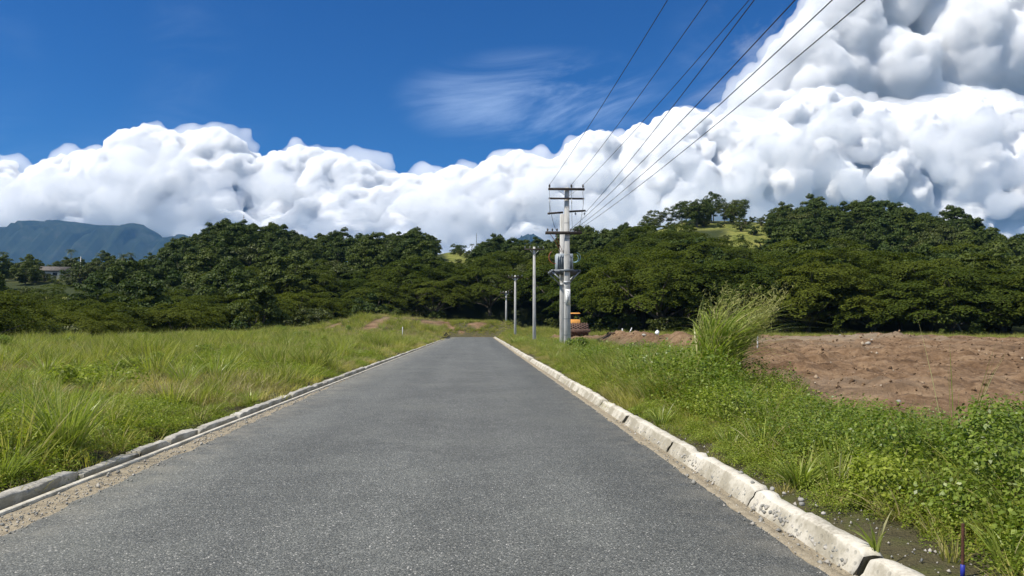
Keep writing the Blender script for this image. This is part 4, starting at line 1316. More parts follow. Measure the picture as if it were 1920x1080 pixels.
    scatter('tangled_weeds', 'shrubby', cat(Bp), cat(BS), 'knee high tangle of leafy weeds on the verge by the soil', tilt=0.15)
    scatter('seed_stems', 'stem', cat(Sp), cat(SpS), 'thin pale seed stems standing above the grass')
make_field()

# ------------------------------------------------------------------ plants that stand out one by one
def grass_clump(px, py, hgt, n, label, seed, lean=0.45, droop=0.5, w=0.010, mat=M_CLUMP, spread=None, wind=(0.05, 0), pos=None, z=None, group=None):
    rng = np.random.RandomState(seed)
    if pos is None:
        D = FPX * (CAMH - 0.12) / (py - VPY); pos = ((px - VPX) / FPX * D, D)
    me = mesh_of('blades', [blades(n, hgt * 1.15, (0.10 * hgt + 0.04) if spread is None else spread, lean, droop, w, rng, wind, levels=6)], mat)
    o = link('grass_clump', None, label=label, cat='grass clump', group=group, loc=(pos[0], pos[1], (Hs(*pos) if z is None else z) - 0.02))
    link('blades', me, None, parent=o)
    return o
grass_clump(150, 842, 1.10, 210, 'tall arching pale green grass clump beside the low crumbling kerb', 301, 0.34, 0.42, 0.009)
grass_clump(95, 800, 0.85, 120, 'fine upright grass clump behind the tall arching clump by the crumbling kerb', 302, 0.35, 0.3, 0.006)
grass_clump(40, 885, 0.55, 110, 'short spiky grass clump above the unbroken end of the crumbling kerb', 303, 0.6, 0.45, 0.008)
grass_clump(478, 748, 0.45, 90, 'grey green grass rosette beside the straight stretch of the low kerb', 304, 0.75, 0.4, 0.010)
grass_clump(1505, 905, 0.52, 80, 'broad bladed grass clump just behind the pebbly kerb', 305, 0.55, 0.5, 0.012)
grass_clump(1572, 915, 0.60, 40, 'upright thin grass clump beside the broad bladed clump behind the pebbly kerb', 306, 0.30, 0.35, 0.010)
grass_clump(1372, 832, 0.36, 50, 'small pale grass clump at the edge of the pebbly kerb', 307, 0.55, 0.4, 0.009)
grass_clump(1240, 790, 0.42, 60, 'small yellowish grass clump behind the gap in the pebbly kerb', 317, 0.55, 0.4, 0.008)
grass_clump(0, 0, 0.30, 11, 'single small tuft of wide blades growing out of the pebbly kerb top', 308, 0.35, 0.55, 0.014, pos=(2.62, 4.88), z=0.14, spread=0.03)
grass_clump(1905, 1060, 0.45, 45, 'pale grass clump next to the rusty iron bar with blue tape', 309, 0.4, 0.5, 0.009)
grass_clump(0, 0, 1.55, 10, 'few tall thin grass stalks rising out of the leafy shrub by the soil', 310, 0.22, 0.18, 0.008, pos=(4.75, 7.3), spread=0.10, wind=(0.05, 0))
grass_clump(0, 0, 1.0, 12, 'arching grass stalks over the leafy shrubs beside the bare soil', 311, 0.35, 0.5, 0.008, pos=(5.0, 6.9), spread=0.2)
grass_clump(560, 676, 0.55, 90, 'bright yellow green grass tuft touching the low kerb far along the road', 312, 0.6, 0.4, 0.012, mat=M_LUSH)

def big_clump():
    rng = np.random.RandomState(401)
    x, y = 4.85, 15.6
    o = link('grass_clump', None, label='huge wind blown clump of tall grass with feathery tops beside the bare soil', cat='grass clump', loc=(x, y, Hs(x, y) - 0.03))
    low = []
    for k in range(7):                                    # canes with broad leaves leaving them at rising heights, bent by the wind
        v, q = blades(80, 0.95 + 0.07 * k, 0.42, 0.62, 0.95, 0.021, rng, (0.30 + 0.05 * k, 0), levels=7)
        v[:, 2] += 0.22 * k; v[:, 0] += 0.05 * k
        low.append((v, q))
    link('blades', mesh_of('blades', low, M_CLUMP), None, parent=o)
    st = [blades(190, 2.65, 0.42, 0.20, 0.12, 0.008, rng, (0.40, 0.02), levels=7), blades(120, 2.2, 0.38, 0.12, 0.10, 0.011, rng, (0.15, 0), levels=6)]
    link('stalks', mesh_of('stalks', st, M_CLUMP), None, parent=o)
    V = st[0][0].reshape(-1, 7, 2, 3).mean(2)
    C, N, S = [], [], []
    for k in range(len(V)):                               # feathery plumes along the upper part of the stalks
        a, b, c = V[k, 4], V[k, 5], V[k, 6]
        m = 24
        t_ = rng.uniform(0.1, 1.0, m)[:, None]
        p = np.where(t_ < 0.5, a + (b - a) * t_ * 2, b + (c - b) * (t_ * 2 - 1))
        d = (c - a) / max(np.linalg.norm(c - a), 1e-5)
        C.append(p + rng.normal(0, 0.025, (m, 3)))
        N.append(np.cross(d, rng.normal(size=(m, 3)))); S.append(rng.uniform(0.02, 0.06, m))
    Vq, Qq = leaf_quads(np.concatenate(C), np.concatenate(N), np.concatenate(S), rng, 0.12)
    link('plumes', mesh_of('plumes', [(Vq, Qq)], M_PLUME), None, parent=o)
big_clump()

def field_clumps():
    """single tufts that stand above the rest of the field"""
    rng = np.random.RandomState(611)
    ms = [mesh_of('blades', [blades(110, 1.0, 0.15, 0.45, 0.45, 0.010, np.random.RandomState(620 + k), (0.08, 0), levels=6)], m_) for k, m_ in enumerate((M_CLUMP, M_LUSH, M_CLUMP))]
    n = 0
    while n < 120:
        y = 9 + 90 * rng.uniform() ** 1.3; px = rng.uniform(-40, 800); x = (px - VPX) / FPX * y
        P = np.array([[x, y]])
        if x > -5.2 or poly_sd(P, PLATEAU)[0] < 1 or soil_mask(P)[0] > 0.2: continue
        if fbm(P * 0.2 + 3, 2, 640)[0] < 0.47: continue
        s = rng.uniform(0.35, 1.1) * (1 + y / 160)
        e = link('grass_clump', None, label='tall green grass clump standing above the rest of the wide grass field', cat='grass clump', group='clumps in the grass field', loc=(x, y, Hs(x, y) - 0.03), rot=(0, 0, rng.uniform(0, 6.28)), scale=(s * 1.15, s * 1.15, s))
        link('blades', ms[rng.randint(3)], None, parent=e)
        n += 1
    n = 0
    while n < 34:
        y = 13 + 60 * rng.uniform() ** 1.2; off = rng.uniform(0.5, 5.5); x = 2.72 + off
        if x > edge_r(y) - 0.3: continue
        s = rng.uniform(0.5, 0.95) * (1 + y / 200)
        e = link('grass_clump', None, label='tall green grass clump on the narrow verge between pebbly kerb and bare soil', cat='grass clump', group='clumps on the verge by the soil', loc=(x, y, Hs(x, y) - 0.03), rot=(0, 0, rng.uniform(0, 6.28)), scale=(s * 1.1, s * 1.1, s))
        link('blades', ms[rng.randint(3)], None, parent=e)
        n += 1
    n = 0
    bm = []
    for k in range(3):
        r2 = np.random.RandomState(660 + k)
        C, N, S = [], [], []
        for j in range(9):
            c = np.array([r2.normal(0, 0.3), r2.normal(0, 0.3), r2.uniform(0.2, 0.62)]); m = 130
            d = r2.normal(size=(m, 3)); d /= np.linalg.norm(d, axis=1, keepdims=True)
            C.append(c + d * (0.24 * r2.uniform(0.5, 1.1, m))[:, None]); N.append(d * 0.7 + r2.normal(0, 0.5, (m, 3)) + [0, 0, 0.6]); S.append(r2.uniform(0.025, 0.05, m))
        bm.append(mesh_of('foliage', [leaf_quads(np.concatenate(C), np.concatenate(N), np.concatenate(S), r2, 0.62)], M_SHRUB if k < 2 else M_WEED))
    while n < 26:
        y = 14 + 85 * rng.uniform() ** 1.2; px = rng.uniform(-40, 800); x = (px - VPX) / FPX * y
        P = np.array([[x, y]])
        if x > -5.6 or poly_sd(P, PLATEAU)[0] < 1 or soil_mask(P)[0] > 0.2: continue
        s = rng.uniform(0.4, 0.85) * (1 + y / 140)
        e = link('weed_bush', None, label='small dark green leafy weed bush dotted through the wide grass field', cat='weed', group='weed bushes in the grass field', loc=(x, y, Hs(x, y) - 0.03), rot=(0, 0, rng.uniform(0, 6.28)), scale=(s * 1.2, s * 1.2, s))
        link('foliage', bm[rng.randint(3)], None, parent=e)
        n += 1
field_clumps()
grass_clump(0, 0, 0.62, 46, 'loose green grass clump between the rounded bright shrub and the pebbly kerb', 321, 0.5, 0.5, 0.010, pos=(3.45, 9.0))
grass_clump(0, 0, 0.75, 40, 'thin grass clump with long bent blades between low shrubs and bare soil', 322, 0.45, 0.55, 0.009, pos=(4.5, 9.2))
grass_clump(0, 0, 0.80, 34, 'bent grass blades rising beside the tallest leafy shrub', 323, 0.40, 0.6, 0.009, pos=(3.9, 7.6))
grass_clump(0, 0, 0.55, 60, 'dry straw coloured dead grass heap under the low shrubs near the kerb', 324, 0.8, 0.6, 0.006, mat=M_STRAW, pos=(3.45, 5.85), spread=0.25)
grass_clump(0, 0, 0.75, 60, 'green grass clump at the foot of the huge wind blown clump', 325, 0.5, 0.5, 0.012, pos=(4.4, 15.2))

def shrub(x, y, r, h, n, leaf, label, seed, mat=M_SHRUB, lobes=9):
    rng = np.random.RandomState(seed)
    C, N, S, stems = [], [], [], []
    for k in range(lobes):
        a = rng.uniform(0, 6.283); q = r * math.sqrt(rng.uniform(0, 1)) * 0.75
        c = np.array([q * math.cos(a), q * math.sin(a), h * rng.uniform(0.30, 0.82) * (1 - 0.35 * (q / r) ** 2)])
        rr = r * rng.uniform(0.30, 0.5)
        m = n // lobes
        d = rng.normal(size=(m, 3)); d /= np.linalg.norm(d, axis=1, keepdims=True)
        C.append(c + d * (rr * rng.uniform(0.5, 1.1, m))[:, None] * np.array([1, 1, 0.8]))
        N.append(d * 0.7 + rng.normal(0, 0.5, (m, 3)) + np.array([0, 0, 0.6])); S.append(rng.uniform(leaf * 0.55, leaf, m))
        stems.append(tube([(rng.normal(0, 0.04), rng.normal(0, 0.04), -0.03), tuple(c * [0.5, 0.5, 0.55] + rng.normal(0, 0.03, 3)), tuple(c + [0, 0, rr * 0.6])], [0.009, 0.006, 0.003], 4))
    C = np.concatenate(C); keep = C[:, 2] > 0.02
    V, Q = leaf_quads(C[keep], np.concatenate(N)[keep], np.concatenate(S)[keep], rng, 0.62)
    o = link('leafy_shrub', None, label=label, cat='shrub', loc=(x, y, Hs(x, y) - 0.02))
    link('foliage', mesh_of('foliage', [(V, Q)], mat), None, parent=o)
    link('stems', mesh_of('stems', stems, M_STEM), None, parent=o)
shrub(4.45, 7.0, 0.75, 0.98, 5200, 0.027, 'tallest leafy green shrub on the verge with thin grass stalks rising from it', 501)
shrub(5.25, 6.9, 0.70, 0.98, 4400, 0.027, 'leafy green shrub between the tallest shrub and the bare soil', 502)
shrub(4.05, 5.6, 0.62, 0.66, 4600, 0.025, 'low leafy shrub behind the rusty iron bar with blue tape', 503)
shrub(3.55, 6.4, 0.50, 0.46, 2600, 0.026, 'low spreading leafy shrub between pebbly kerb and tallest shrub', 504, M_WEED)
shrub(4.15, 11.2, 0.95, 0.56, 4200, 0.028, 'bright green rounded shrub in front of the huge wind blown grass clump', 505, M_WEED)
shrub(6.5, 30.0, 0.9, 0.85, 1500, 0.06, 'dark green weed bush in front of the pushed up soil bank', 507)
shrub(5.0, 32.0, 0.8, 0.7, 1300, 0.06, 'dark green weed bush between the soil bank and the pebbly kerb', 508)
shrub(6.4, 46.5, 0.9, 1.0, 1100, 0.08, 'dark green bush at the foot of the double concrete pole', 509)
shrub(-8.9, 13.6, 0.6, 0.5, 2200, 0.030, 'dark green leafy bush in the grass field behind the grass clumps', 510)

# ------------------------------------------------------------------ built things
def bx(cx, cy, cz, sx, sy, sz, top=1.0, rot=None, bev=0.0):
    """box (optionally tapering upwards), centre and full sizes"""
    V = []
    for z, k in ((-0.5, 1.0), (0.5, top)):
        for x, y in ((-0.5, -0.5), (0.5, -0.5), (0.5, 0.5), (-0.5, 0.5)):
            V.append((x * sx * k, y * sy * k, z * sz))
    V = np.array(V)
    if rot is not None:
        V = V @ np.array(Euler(rot).to_matrix()).T
    V = V + np.array([cx, cy, cz])
    Q = np.array([(0, 3, 2, 1), (4, 5, 6, 7), (0, 1, 5, 4), (1, 2, 6, 5), (2, 3, 7, 6), (3, 0, 4, 7)])
    return V, Q
def bar(a, b, w, d=None):
    """square bar from a to b"""
    a, b = np.array(a, float), np.array(b, float)
    L = np.linalg.norm(b - a)
    q = Vector(b - a).to_track_quat('Z', 'Y').to_matrix()
    V, Q = bx(0, 0, 0, w, d or w, L)
    return V @ np.array(q).T + (a + b) / 2, Q
def capped(path, radii, sides=8):
    V, Q = tube(path, radii, sides)
    n = len(path)
    c0, c1 = len(V), len(V) + 1
    V = np.concatenate([V, [path[0], path[-1]]])
    ex = []
    for q in range(0, sides):
        q2 = (q + 1) % sides
        ex.append((c0, q2, q, q)); ex.append((c1, (n - 1) * sides + q, (n - 1) * sides + q2, (n - 1) * sides + q2))
    # triangles written as degenerate-free list
    return V, Q, [(e[0], e[1], e[2]) for e in ex]
def build(name, shapes, mat, parent=None, bevel=0.0, smooth=False, **kw):
    V, Q, T, o = [], [], [], 0
    for s in shapes:
        V.append(s[0])
        if len(s[1]): Q.append(np.asarray(s[1]) + o)
        if len(s) > 2: T.append(np.asarray(s[2]) + o)
        o += len(s[0])
    me = new_mesh(name, np.concatenate(V), quads=np.concatenate(Q) if Q else None, tris=np.concatenate(T) if T else None, smooth=smooth)
    if bevel > 0:
        bm = bmesh.new(); bm.from_mesh(me)
        bmesh.ops.bevel(bm, geom=[e for e in bm.edges], offset=bevel, segments=1, affect='EDGES')
        bm.to_mesh(me); bm.free()
    return link(name, me, mat, parent, **kw)

def insulator(p, h, r, mat, parent, name='insulator', down=False):
    """ribbed porcelain insulator"""
    s = -1 if down else 1
    zs = [0, 0.10, 0.12, 0.28, 0.30, 0.46, 0.50, 0.66, 0.70, 0.86, 1.0]
    rr = [0.25, 0.25, 0.55, 0.55, 1.0, 0.6, 1.0, 0.6, 0.9, 0.55, 0.35]
    return build(name, [capped([(p[0], p[1], p[2] + s * z * h) for z in zs], [r * q for q in rr], 8)], mat, parent, smooth=True)

# ---- the double pole that carries the transformer
PX, PY1, PY2 = 6.24, 52.0, 54.8
gz = Hs(PX, PY1)
def zpx(py): return CAMH + (VPY - py) / FPX * PY1
tp = link('utility_pole', None, label='tall double concrete utility pole with four crossarms and a transformer platform', cat='utility pole', loc=(PX, PY1, gz))
def L(z): return z - gz
top = zpx(349)
build('pole', [bx(0, 0, (L(top) - 0.6) / 2, 0.46, 0.46, L(top) + 0.6, 0.68)], M_POLE, tp, bevel=0.02)
build('pole', [bx(0, PY2 - PY1, (L(zpx(388)) - 0.6) / 2, 0.44, 0.44, L(zpx(388)) + 0.6, 0.74)], M_POLE, tp, bevel=0.02)
for k in range(9):                                                                    # casting joints
    z = 0.9 + k * 1.12
    build('pole_band', [bx(0, -0.002, z, 0.475 - 0.0138 * z, 0.475 - 0.0138 * z, 0.022)], M_STEEL if k in (3, 5) else M_DARKSTEEL, tp)
z1, z2, z3, z4 = L(zpx(353)), L(zpx(371)), L(zpx(394)), L(zpx(436))
arm1 = build('crossarm', [bx(-0.05, -0.27, z1, 2.56, 0.13, 0.16)], M_TIMBER, tp, bevel=0.01)
arm2 = build('crossarm', [bx(-0.05, -0.27, z2, 2.50, 0.11, 0.12)], M_TIMBER, tp, bevel=0.01)
arm3 = build('crossarm', [bx(0.75, 0.30, z3 + 0.06, 1.25, 0.13, 0.12, rot=(0, -0.06, 0)), bx(-0.78, 0.30, z3 - 0.08, 1.1, 0.13, 0.12, rot=(0, -0.08, 0))], M_TIMBER, tp)
arm4 = build('crossarm', [bx(-0.25, -0.27, z4, 2.55, 0.14, 0.19), bx(-0.25, 0.28, z4 + 0.03, 2.5, 0.12, 0.15)], M_TIMBER, tp, bevel=0.01)
for sx in (-1, 1):
    build('brace', [bar((sx * 0.75, -0.32, z1 - 0.02), (0, -0.22, z2 + 0.12), 0.035, 0.02)], M_STEEL, tp)
for x in (-1.24, 0.30, 1.12):
    insulator((x, -0.27, z1 + 0.085), 0.26, 0.075, M_PORCELAIN, arm1)
    insulator((x, -0.36, z2 + 0.02), 0.46, 0.045, M_GREYPORC, arm2, 'fuse_cutout', down=True)
    build('jumper_wire', [tube([(x, -0.30, z1), (x - 0.03, -0.36, z1 - 0.3), (x, -0.36, z2 + 0.03)], [0.012] * 3, 4)], M_WIRE, tp)
for x in (-1.22, 0.66, 1.30):
    insulator((x, 0.30, z3 - 0.02), 0.20, 0.07, M_GREYPORC, arm3, down=True)
for x in (-1.38, -1.05, -0.72, 0.25, 0.55, 0.85):
    insulator((x, -0.27, z4 + 0.10), 0.20, 0.075, M_PORCELAIN, arm4)
# drooping leads
def lead(a, b, sag, mat, r=0.014, n=8):
    a, b = np.array(a), np.array(b)
    t_ = np.linspace(0, 1, n)
    P = a + (b - a) * t_[:, None]; P[:, 2] -= sag * 4 * t_ * (1 - t_)
    return build('lead', [tube(P, [r] * n, 5)], mat, tp, smooth=True)
lead((-1.24, -0.38, z2 - 0.45), (-0.72, -0.10, z4 + 0.15), 0.35, M_WIRE)
lead((0.30, -0.38, z2 - 0.45), (0.40, 0.1, z4 + 0.15), 0.25, M_WIRE)
lead((1.12, -0.38, z2 - 0.45), (0.75, 0.1, z4 + 0.15), 0.3, M_WIRE)
lead((-1.24, -0.38, z2 - 0.45), (-1.22, 0.30, z3 - 0.2), 0.25, M_WIRE)
lead((-1.3, -0.3, z4), (-0.35, 0.6, L(zpx(470))), -0.10, M_REDCABLE, 0.02)
lead((-0.9, -0.3, z4), (-0.25, 0.6, L(zpx(470))), -0.05, M_REDCABLE, 0.02)
# transformer on its platform between the two poles
zt = L(zpx(507)); zb = L(zpx(529))
plat = build('platform', [bx(-0.05, 1.4, zt, 2.1, 0.12, 0.20), bx(-0.05, 0.28, zt, 2.1, 0.10, 0.20), bx(-0.05, 2.52, zt, 2.1, 0.10, 0.20), bx(-0.98, 1.4, zt + 0.02, 0.12, 2.5, 0.14), bx(0.9, 1.4, zt + 0.02, 0.12, 2.5, 0.14), bx(-0.05, -0.26, zt, 1.0, 0.06, 0.16)], M_DARKSTEEL, tp)
for sx in (-1, 1):
    for y in (0.24, 2.56):
        build('strut', [bar((sx * 0.95 - 0.05, y, zt - 0.06), (sx * 0.22, y, zb), 0.08)], M_STEEL, tp)
build('strut_collar', [bx(0, 0, zb, 0.50, 0.50, 0.09)], M_STEEL, tp)
build('strut_collar', [bx(0, 2.8, zb, 0.50, 0.50, 0.09)], M_STEEL, tp)
tr = build('transformer', [bx(-0.05, 1.4, zt + 0.72, 1.22, 0.9, 1.15)], M_GREYPAINT, tp, bevel=0.04)
for k in range(9):
    build('cooling_fin', [bx(-0.55 + k * 0.125, 0.86, zt + 0.70, 0.03, 0.2, 0.95)], M_GREYPAINT, tr)
for x in (-0.4, -0.05, 0.3):
    insulator((x, 1.4, zt + 1.29), 0.34, 0.07, M_PORCELAIN, tr, 'bushing')
def loop(cx, cz, rx, rz_, a0, a1, y, mat):
    t_ = np.linspace(a0, a1, 14)
    return build('cable_loop', [tube(np.column_stack([cx + rx * np.cos(t_), np.full(14, y), cz + rz_ * np.sin(t_)]), [0.022] * 14, 5)], mat, tp, smooth=True)
zc_ = L(zpx(480))
loop(0.62, zc_, 0.42, 0.36, -1.9, 1.2, 0.6, M_BLUECABLE)
loop(0.60, zc_ - 0.05, 0.30, 0.30, -1.6, 0.9, 0.65, M_BLUECABLE)
loop(-0.80, zc_, 0.42, 0.46, 1.9, 4.9, 0.6, M_REDCABLE)
loop(-0.85, zc_ + 0.05, 0.30, 0.40, 1.7, 4.6, 0.55, M_WIRE)
# number plate with its column of small marks
plate = build('number_plate', [bx(0.03, -0.238, L(zpx(557)), 0.34, 0.012, 1.08)], M_WHITE, tp)
for k in range(6):
    zz = L(zpx(547 + k * 3.9))
    sh = [bar((0.0, -0.247, zz - 0.04), (0.0, -0.247, zz + 0.04), 0.02, 0.006), bar((0.0, -0.247, zz + (0.04 if k % 2 else 0.0)), (0.055, -0.247, zz + (0.0 if k % 3 else 0.04)), 0.018, 0.006)]
    if k in (0, 3, 4): sh.append(bar((0.055, -0.247, zz - 0.04), (0.055, -0.247, zz + 0.03), 0.02, 0.006))
    build('painted_mark', sh, M_INK, plate)

# ---- plain poles
def plain_pole(x, y, ztop, label, two=False, w=0.34):
    g = Hs(x, y); h = ztop - g
    e = link('utility_pole', None, label=label, cat='utility pole', group='plain poles along the road', loc=(x, y, g))
    build('pole', [bx(0, 0, (h - 0.5) / 2, w, w, h + 0.5, 0.66)], M_POLE, e, bevel=0.015)
    arm = build('crossarm', [bx(0, -0.20, h - 0.28, 2.05, 0.11, 0.12)], M_TIMBER, e)
    for sx in (-1, 1):
        build('brace', [bar((sx * 0.5, -0.22, h - 0.3), (0, -0.16, h - 0.85), 0.05, 0.03)], M_STEEL, e)
    for xx in (-0.95, -0.45, 0.40, 0.95):
        insulator((xx, -0.20, h - 0.21), 0.24, 0.06, M_GREYPORC, arm)
    if two:
        build('crossarm', [bx(0, -0.20, h - 1.15, 1.9, 0.11, 0.12)], M_TIMBER, e)
    return e
plain_pole(5.75, 76.0, CAMH + 151 / FPX * 76, 'plain concrete pole with one crossarm standing first after the double pole along the verge')
plain_pole(5.25, 105.0, CAMH + 97 / FPX * 105, 'plain concrete pole with one crossarm standing second after the double pole along the verge')
plain_pole(4.85, 128.0, CAMH + 67 / FPX * 128, 'farthest concrete pole with two short crossarms at the end of the road', two=True)
plain_pole(6.5, -12.0, 11.2, 'plain concrete pole at the near end of the overhead wires')

# ---- overhead wires
P0Y = -12.0
def wire(x1, z1w, pxtop, label):
    y1 = PY1 - 0.27
    z = z1w - 0.45
    yc = (z - CAMH) / ((VPY - 0) / FPX); xc = (pxtop - VPX) / FPX * yc
    x0 = x1 + (xc - x1) * (y1 - P0Y) / (y1 - yc)
    n = 26
    t_ = np.linspace(0, 1, n)
    P = np.column_stack([x1 + (x0 - x1) * t_, y1 + (P0Y - y1) * t_, z1w + 0.1 * t_ - 0.62 * 4 * t_ * (1 - t_)])
    link('overhead_wire', build_mesh_tube(P, 0.013), M_WIRE, label=label, cat='wire', group='overhead wires')
def build_mesh_tube(P, r):
    V, Q = tube(P, [r] * len(P), 5)
    return new_mesh('overhead_wire', V, quads=Q, smooth=True)
for k, (x, z_, pxt) in enumerate([(-1.24, z1 + 0.3, 1245), (0.30, z1 + 0.3, 1320), (1.12, z1 + 0.3, 1396)]):
    wire(PX + x, gz + z_, pxt, 'thin black wire running from the top crossarm of the double pole')
wire(PX + 1.30, gz + z3 - 0.1, 1408, 'thin black wire running from the angled third crossarm of the double pole')
for k, (x, pxt) in enumerate([(0.25, 1482), (0.55, 1550), (0.85, 1610)]):
    wire(PX + x, gz + z4 + 0.28, pxt, 'thin black wire running from the lowest crossarm of the double pole')

# ---- padfoot roller working on the soil
def roller():
    x, y = 11.35, 84.0
    g = 0.42
    e = link('soil_roller', None, label='orange soil compactor with a studded drum behind the double concrete pole', cat='road roller', loc=(x, y, g), rot=(0, 0, rad(-2)))
    W, R = 2.15, 0.74
    n = 28
    pr = [(-W / 2, 0.55), (-W / 2, R), (W / 2, R), (W / 2, 0.55)]
    V, Q = [], []
    for k in range(n):
        a = 2 * math.pi * k / n
        for (px_, r) in pr: V.append((px_, r * math.cos(a), R + 0.06 + r * math.sin(a)))
    for k in range(n):
        k2 = (k + 1) % n
        for j in range(3): Q.append((k * 4 + j, k2 * 4 + j, k2 * 4 + j + 1, k * 4 + j + 1))
    dr = build('drum', [(np.array(V), np.array(Q))], M_MUDIRON, e)
    sh = []
    for k in range(18):
        a = 2 * math.pi * k / 18
        for j in range(8):
            aa = a + (math.pi / 18 if j % 2 else 0)
            r = R + 0.05
            v, q = bx(0, 0, 0, 0.17, 0.13, 0.11, 0.75)
            v = v @ np.array(Euler((aa - math.pi / 2, 0, 0)).to_matrix()).T + np.array([-W / 2 + 0.16 + j * 0.262, r * math.cos(aa), R + 0.06 + r * math.sin(aa)])
            sh.append((v, q))
    build('padfoot', sh, M_MUDIRON, dr, kind='stuff')
    build('drum_frame', [bx(-W / 2 - 0.12, 0.35, R + 0.05, 0.12, 2.0, 0.34), bx(W / 2 + 0.12, 0.35, R + 0.05, 0.12, 2.0, 0.34), bx(0, -0.98, R + 0.02, W + 0.36, 0.16, 0.36), bx(0, 1.25, R + 0.1, W + 0.36, 0.22, 0.40)], M_MUDIRON, e, bevel=0.02)
    build('hitch', [bx(0, 1.65, R + 0.1, 0.6, 0.7, 0.5)], M_RUBBER, e)
    build('hood', [bx(-0.5, 3.9, 1.45, 1.5, 2.0, 1.0, 0.9), bx(-0.5, 2.3, 1.62, 1.85, 1.3, 0.85, 0.95)], M_ORANGE, e, bevel=0.05)
    for sx in (-1, 1):
        wh = build('wheel', [capped([(sx * 0.70 - 0.5, 3.6, 0.76), (sx * 0.72 - 0.5, 3.6, 0.76), (sx * 1.10 - 0.5, 3.6, 0.76), (sx * 1.12 - 0.5, 3.6, 0.76)], [0.66, 0.76, 0.76, 0.66], 20)], M_RUBBER, e, smooth=False)
        build('rim', [capped([(sx * 1.08 - 0.5, 3.6, 0.76), (sx * 1.135 - 0.5, 3.6, 0.76)], [0.40, 0.34], 16)], M_ORANGE, wh)
    posts = [(-1.25, 1.75), (0.25, 1.75), (-1.25, 2.95), (0.25, 2.95)]
    for (a, b) in posts:
        build('cab_post', [bar((a, b, 1.7), (a * 0.95, b, 2.72), 0.09)], M_RUBBER, e)
    build('canopy', [bx(-0.5, 2.35, 2.76, 1.85, 1.7, 0.12, 0.86)], M_ORANGE, e, bevel=0.03)
    build('seat', [bx(-0.5, 2.55, 2.12, 0.5, 0.5, 0.14), bx(-0.5, 2.80, 2.36, 0.5, 0.12, 0.4)], M_RUBBER, e, bevel=0.03)
    build('steering_wheel', [tube([(-0.5 + 0.19 * math.cos(a), 2.1 + 0.10 * math.sin(a), 2.26 + 0.14 * math.sin(a)) for a in np.linspace(0, 6.28, 13)], [0.02] * 13, 5), bar((-0.5, 2.1, 2.26), (-0.5, 2.0, 1.95), 0.05)], M_RUBBER, e)
roller()

# ---- house in the valley
def house():
    D = 232.0; x = (126 - VPX) / FPX * D; y = D; g = CAMH + (VPY - 527) / FPX * D
    e = link('house', None, label='small white house with a rusty iron roof half hidden on the valley slope', cat='house', loc=(x, y, g), rot=(0, 0, rad(14)))
    build('wall', [bx(0, 0, 0.9, 9.0, 5.0, 3.4)], M_HOUSE, e)
    rf = []
    V = np.array([(-5.0, -3.1, 2.5), (5.0, -3.1, 2.5), (5.0, 0, 3.9), (-5.0, 0, 3.9), (5.0, 3.1, 2.5), (-5.0, 3.1, 2.5),
                  (-5.0, -3.1, 2.62), (5.0, -3.1, 2.62), (5.0, 0, 4.02), (-5.0, 0, 4.02), (5.0, 3.1, 2.62), (-5.0, 3.1, 2.62)])
    Q = np.array([(0, 3, 2, 1), (3, 5, 4, 2), (6, 7, 8, 9), (9, 8, 10, 11), (0, 1, 7, 6), (1, 2, 8, 7), (2, 4, 10, 8), (4, 5, 11, 10), (5, 3, 9, 11), (3, 0, 6, 9)])
    build('roof', [(V, Q)], M_ROOF, e)
    for xx in (-3.0, 0.2, 3.1):
        w = build('window', [bx(xx, -2.52, 1.55, 1.2, 0.08, 1.0)], M_GLASS, e)
        build('sill', [bx(xx, -2.60, 1.02, 1.4, 0.16, 0.08)], M_HOUSE, w)
    d = build('door', [bx(-1.4, -2.52, 0.75, 0.9, 0.08, 2.0)], M_TIMBER, e)
house()
def mast(px, pt, pb, D, label, w=0.14, mat=None, name='radio_mast'):
    x = (px - VPX) / FPX * D; zt_ = CAMH + (VPY - pt) / FPX * D; g = min(Hs(x, D), CAMH + (VPY - pb) / FPX * D)
    e = link(name, None, label=label, cat='mast', loc=(x, D, g - 0.2))
    h = zt_ - g + 0.2
    build('shaft', [bx(0, 0, h / 2, w * 2.2, w * 2.2, h, 0.5)], mat or M_DARKSTEEL, e)
    build('antenna', [bx(0, 0, h - 0.9, w * 4.5, 0.1, 0.12), bx(0, 0, h - 1.7, w * 3.5, 0.1, 0.12)], mat or M_DARKSTEEL, e)
mast(461, 405, 440, 262, 'thin dark mast standing above the trees of the wooded hill')
mast(893, 436, 470, 268, 'thin dark post on the skyline of the ridge behind the road')
mast(168, 484, 505, 245, 'pale power post among the valley trees above the small house', 0.13, M_POLE, 'power_post')

# ---- stakes, bar, scraps
def stake(px, py0, py1, D, tilt, label, w=0.05):
    x = (px - VPX) / FPX * D; g = Hs(x, D)
    h = (py0 - py1) / FPX * D
    zt_ = CAMH + (VPY - py1) / FPX * D
    h = max(zt_ - g, 0.4) + 0.15
    V, Q = bx(0, 0, h / 2, w, w * 0.6, h, 0.85)
    o = build('survey_stake', [(V, Q)], M_WHITE, None, bevel=0.004, label=label, cat='stake', loc=(x, D, g - 0.15), rot=(0, tilt, 0.3))
stake(1427, 660, 626, 36.0, 0.02, 'upright white wooden stake standing alone on the bare soil', 0.06)
stake(1168, 628, 616, 58.0, 0.03, 'short upright white stake on the soil bank beside a leaning stake', 0.10)
stake(1176, 628, 612, 58.0, 0.42, 'leaning white stake on the soil bank beside a short upright one', 0.08)
stake(756, 622, 613, 88.0, 0.0, 'small white stake in the grass before the mound', 0.09)

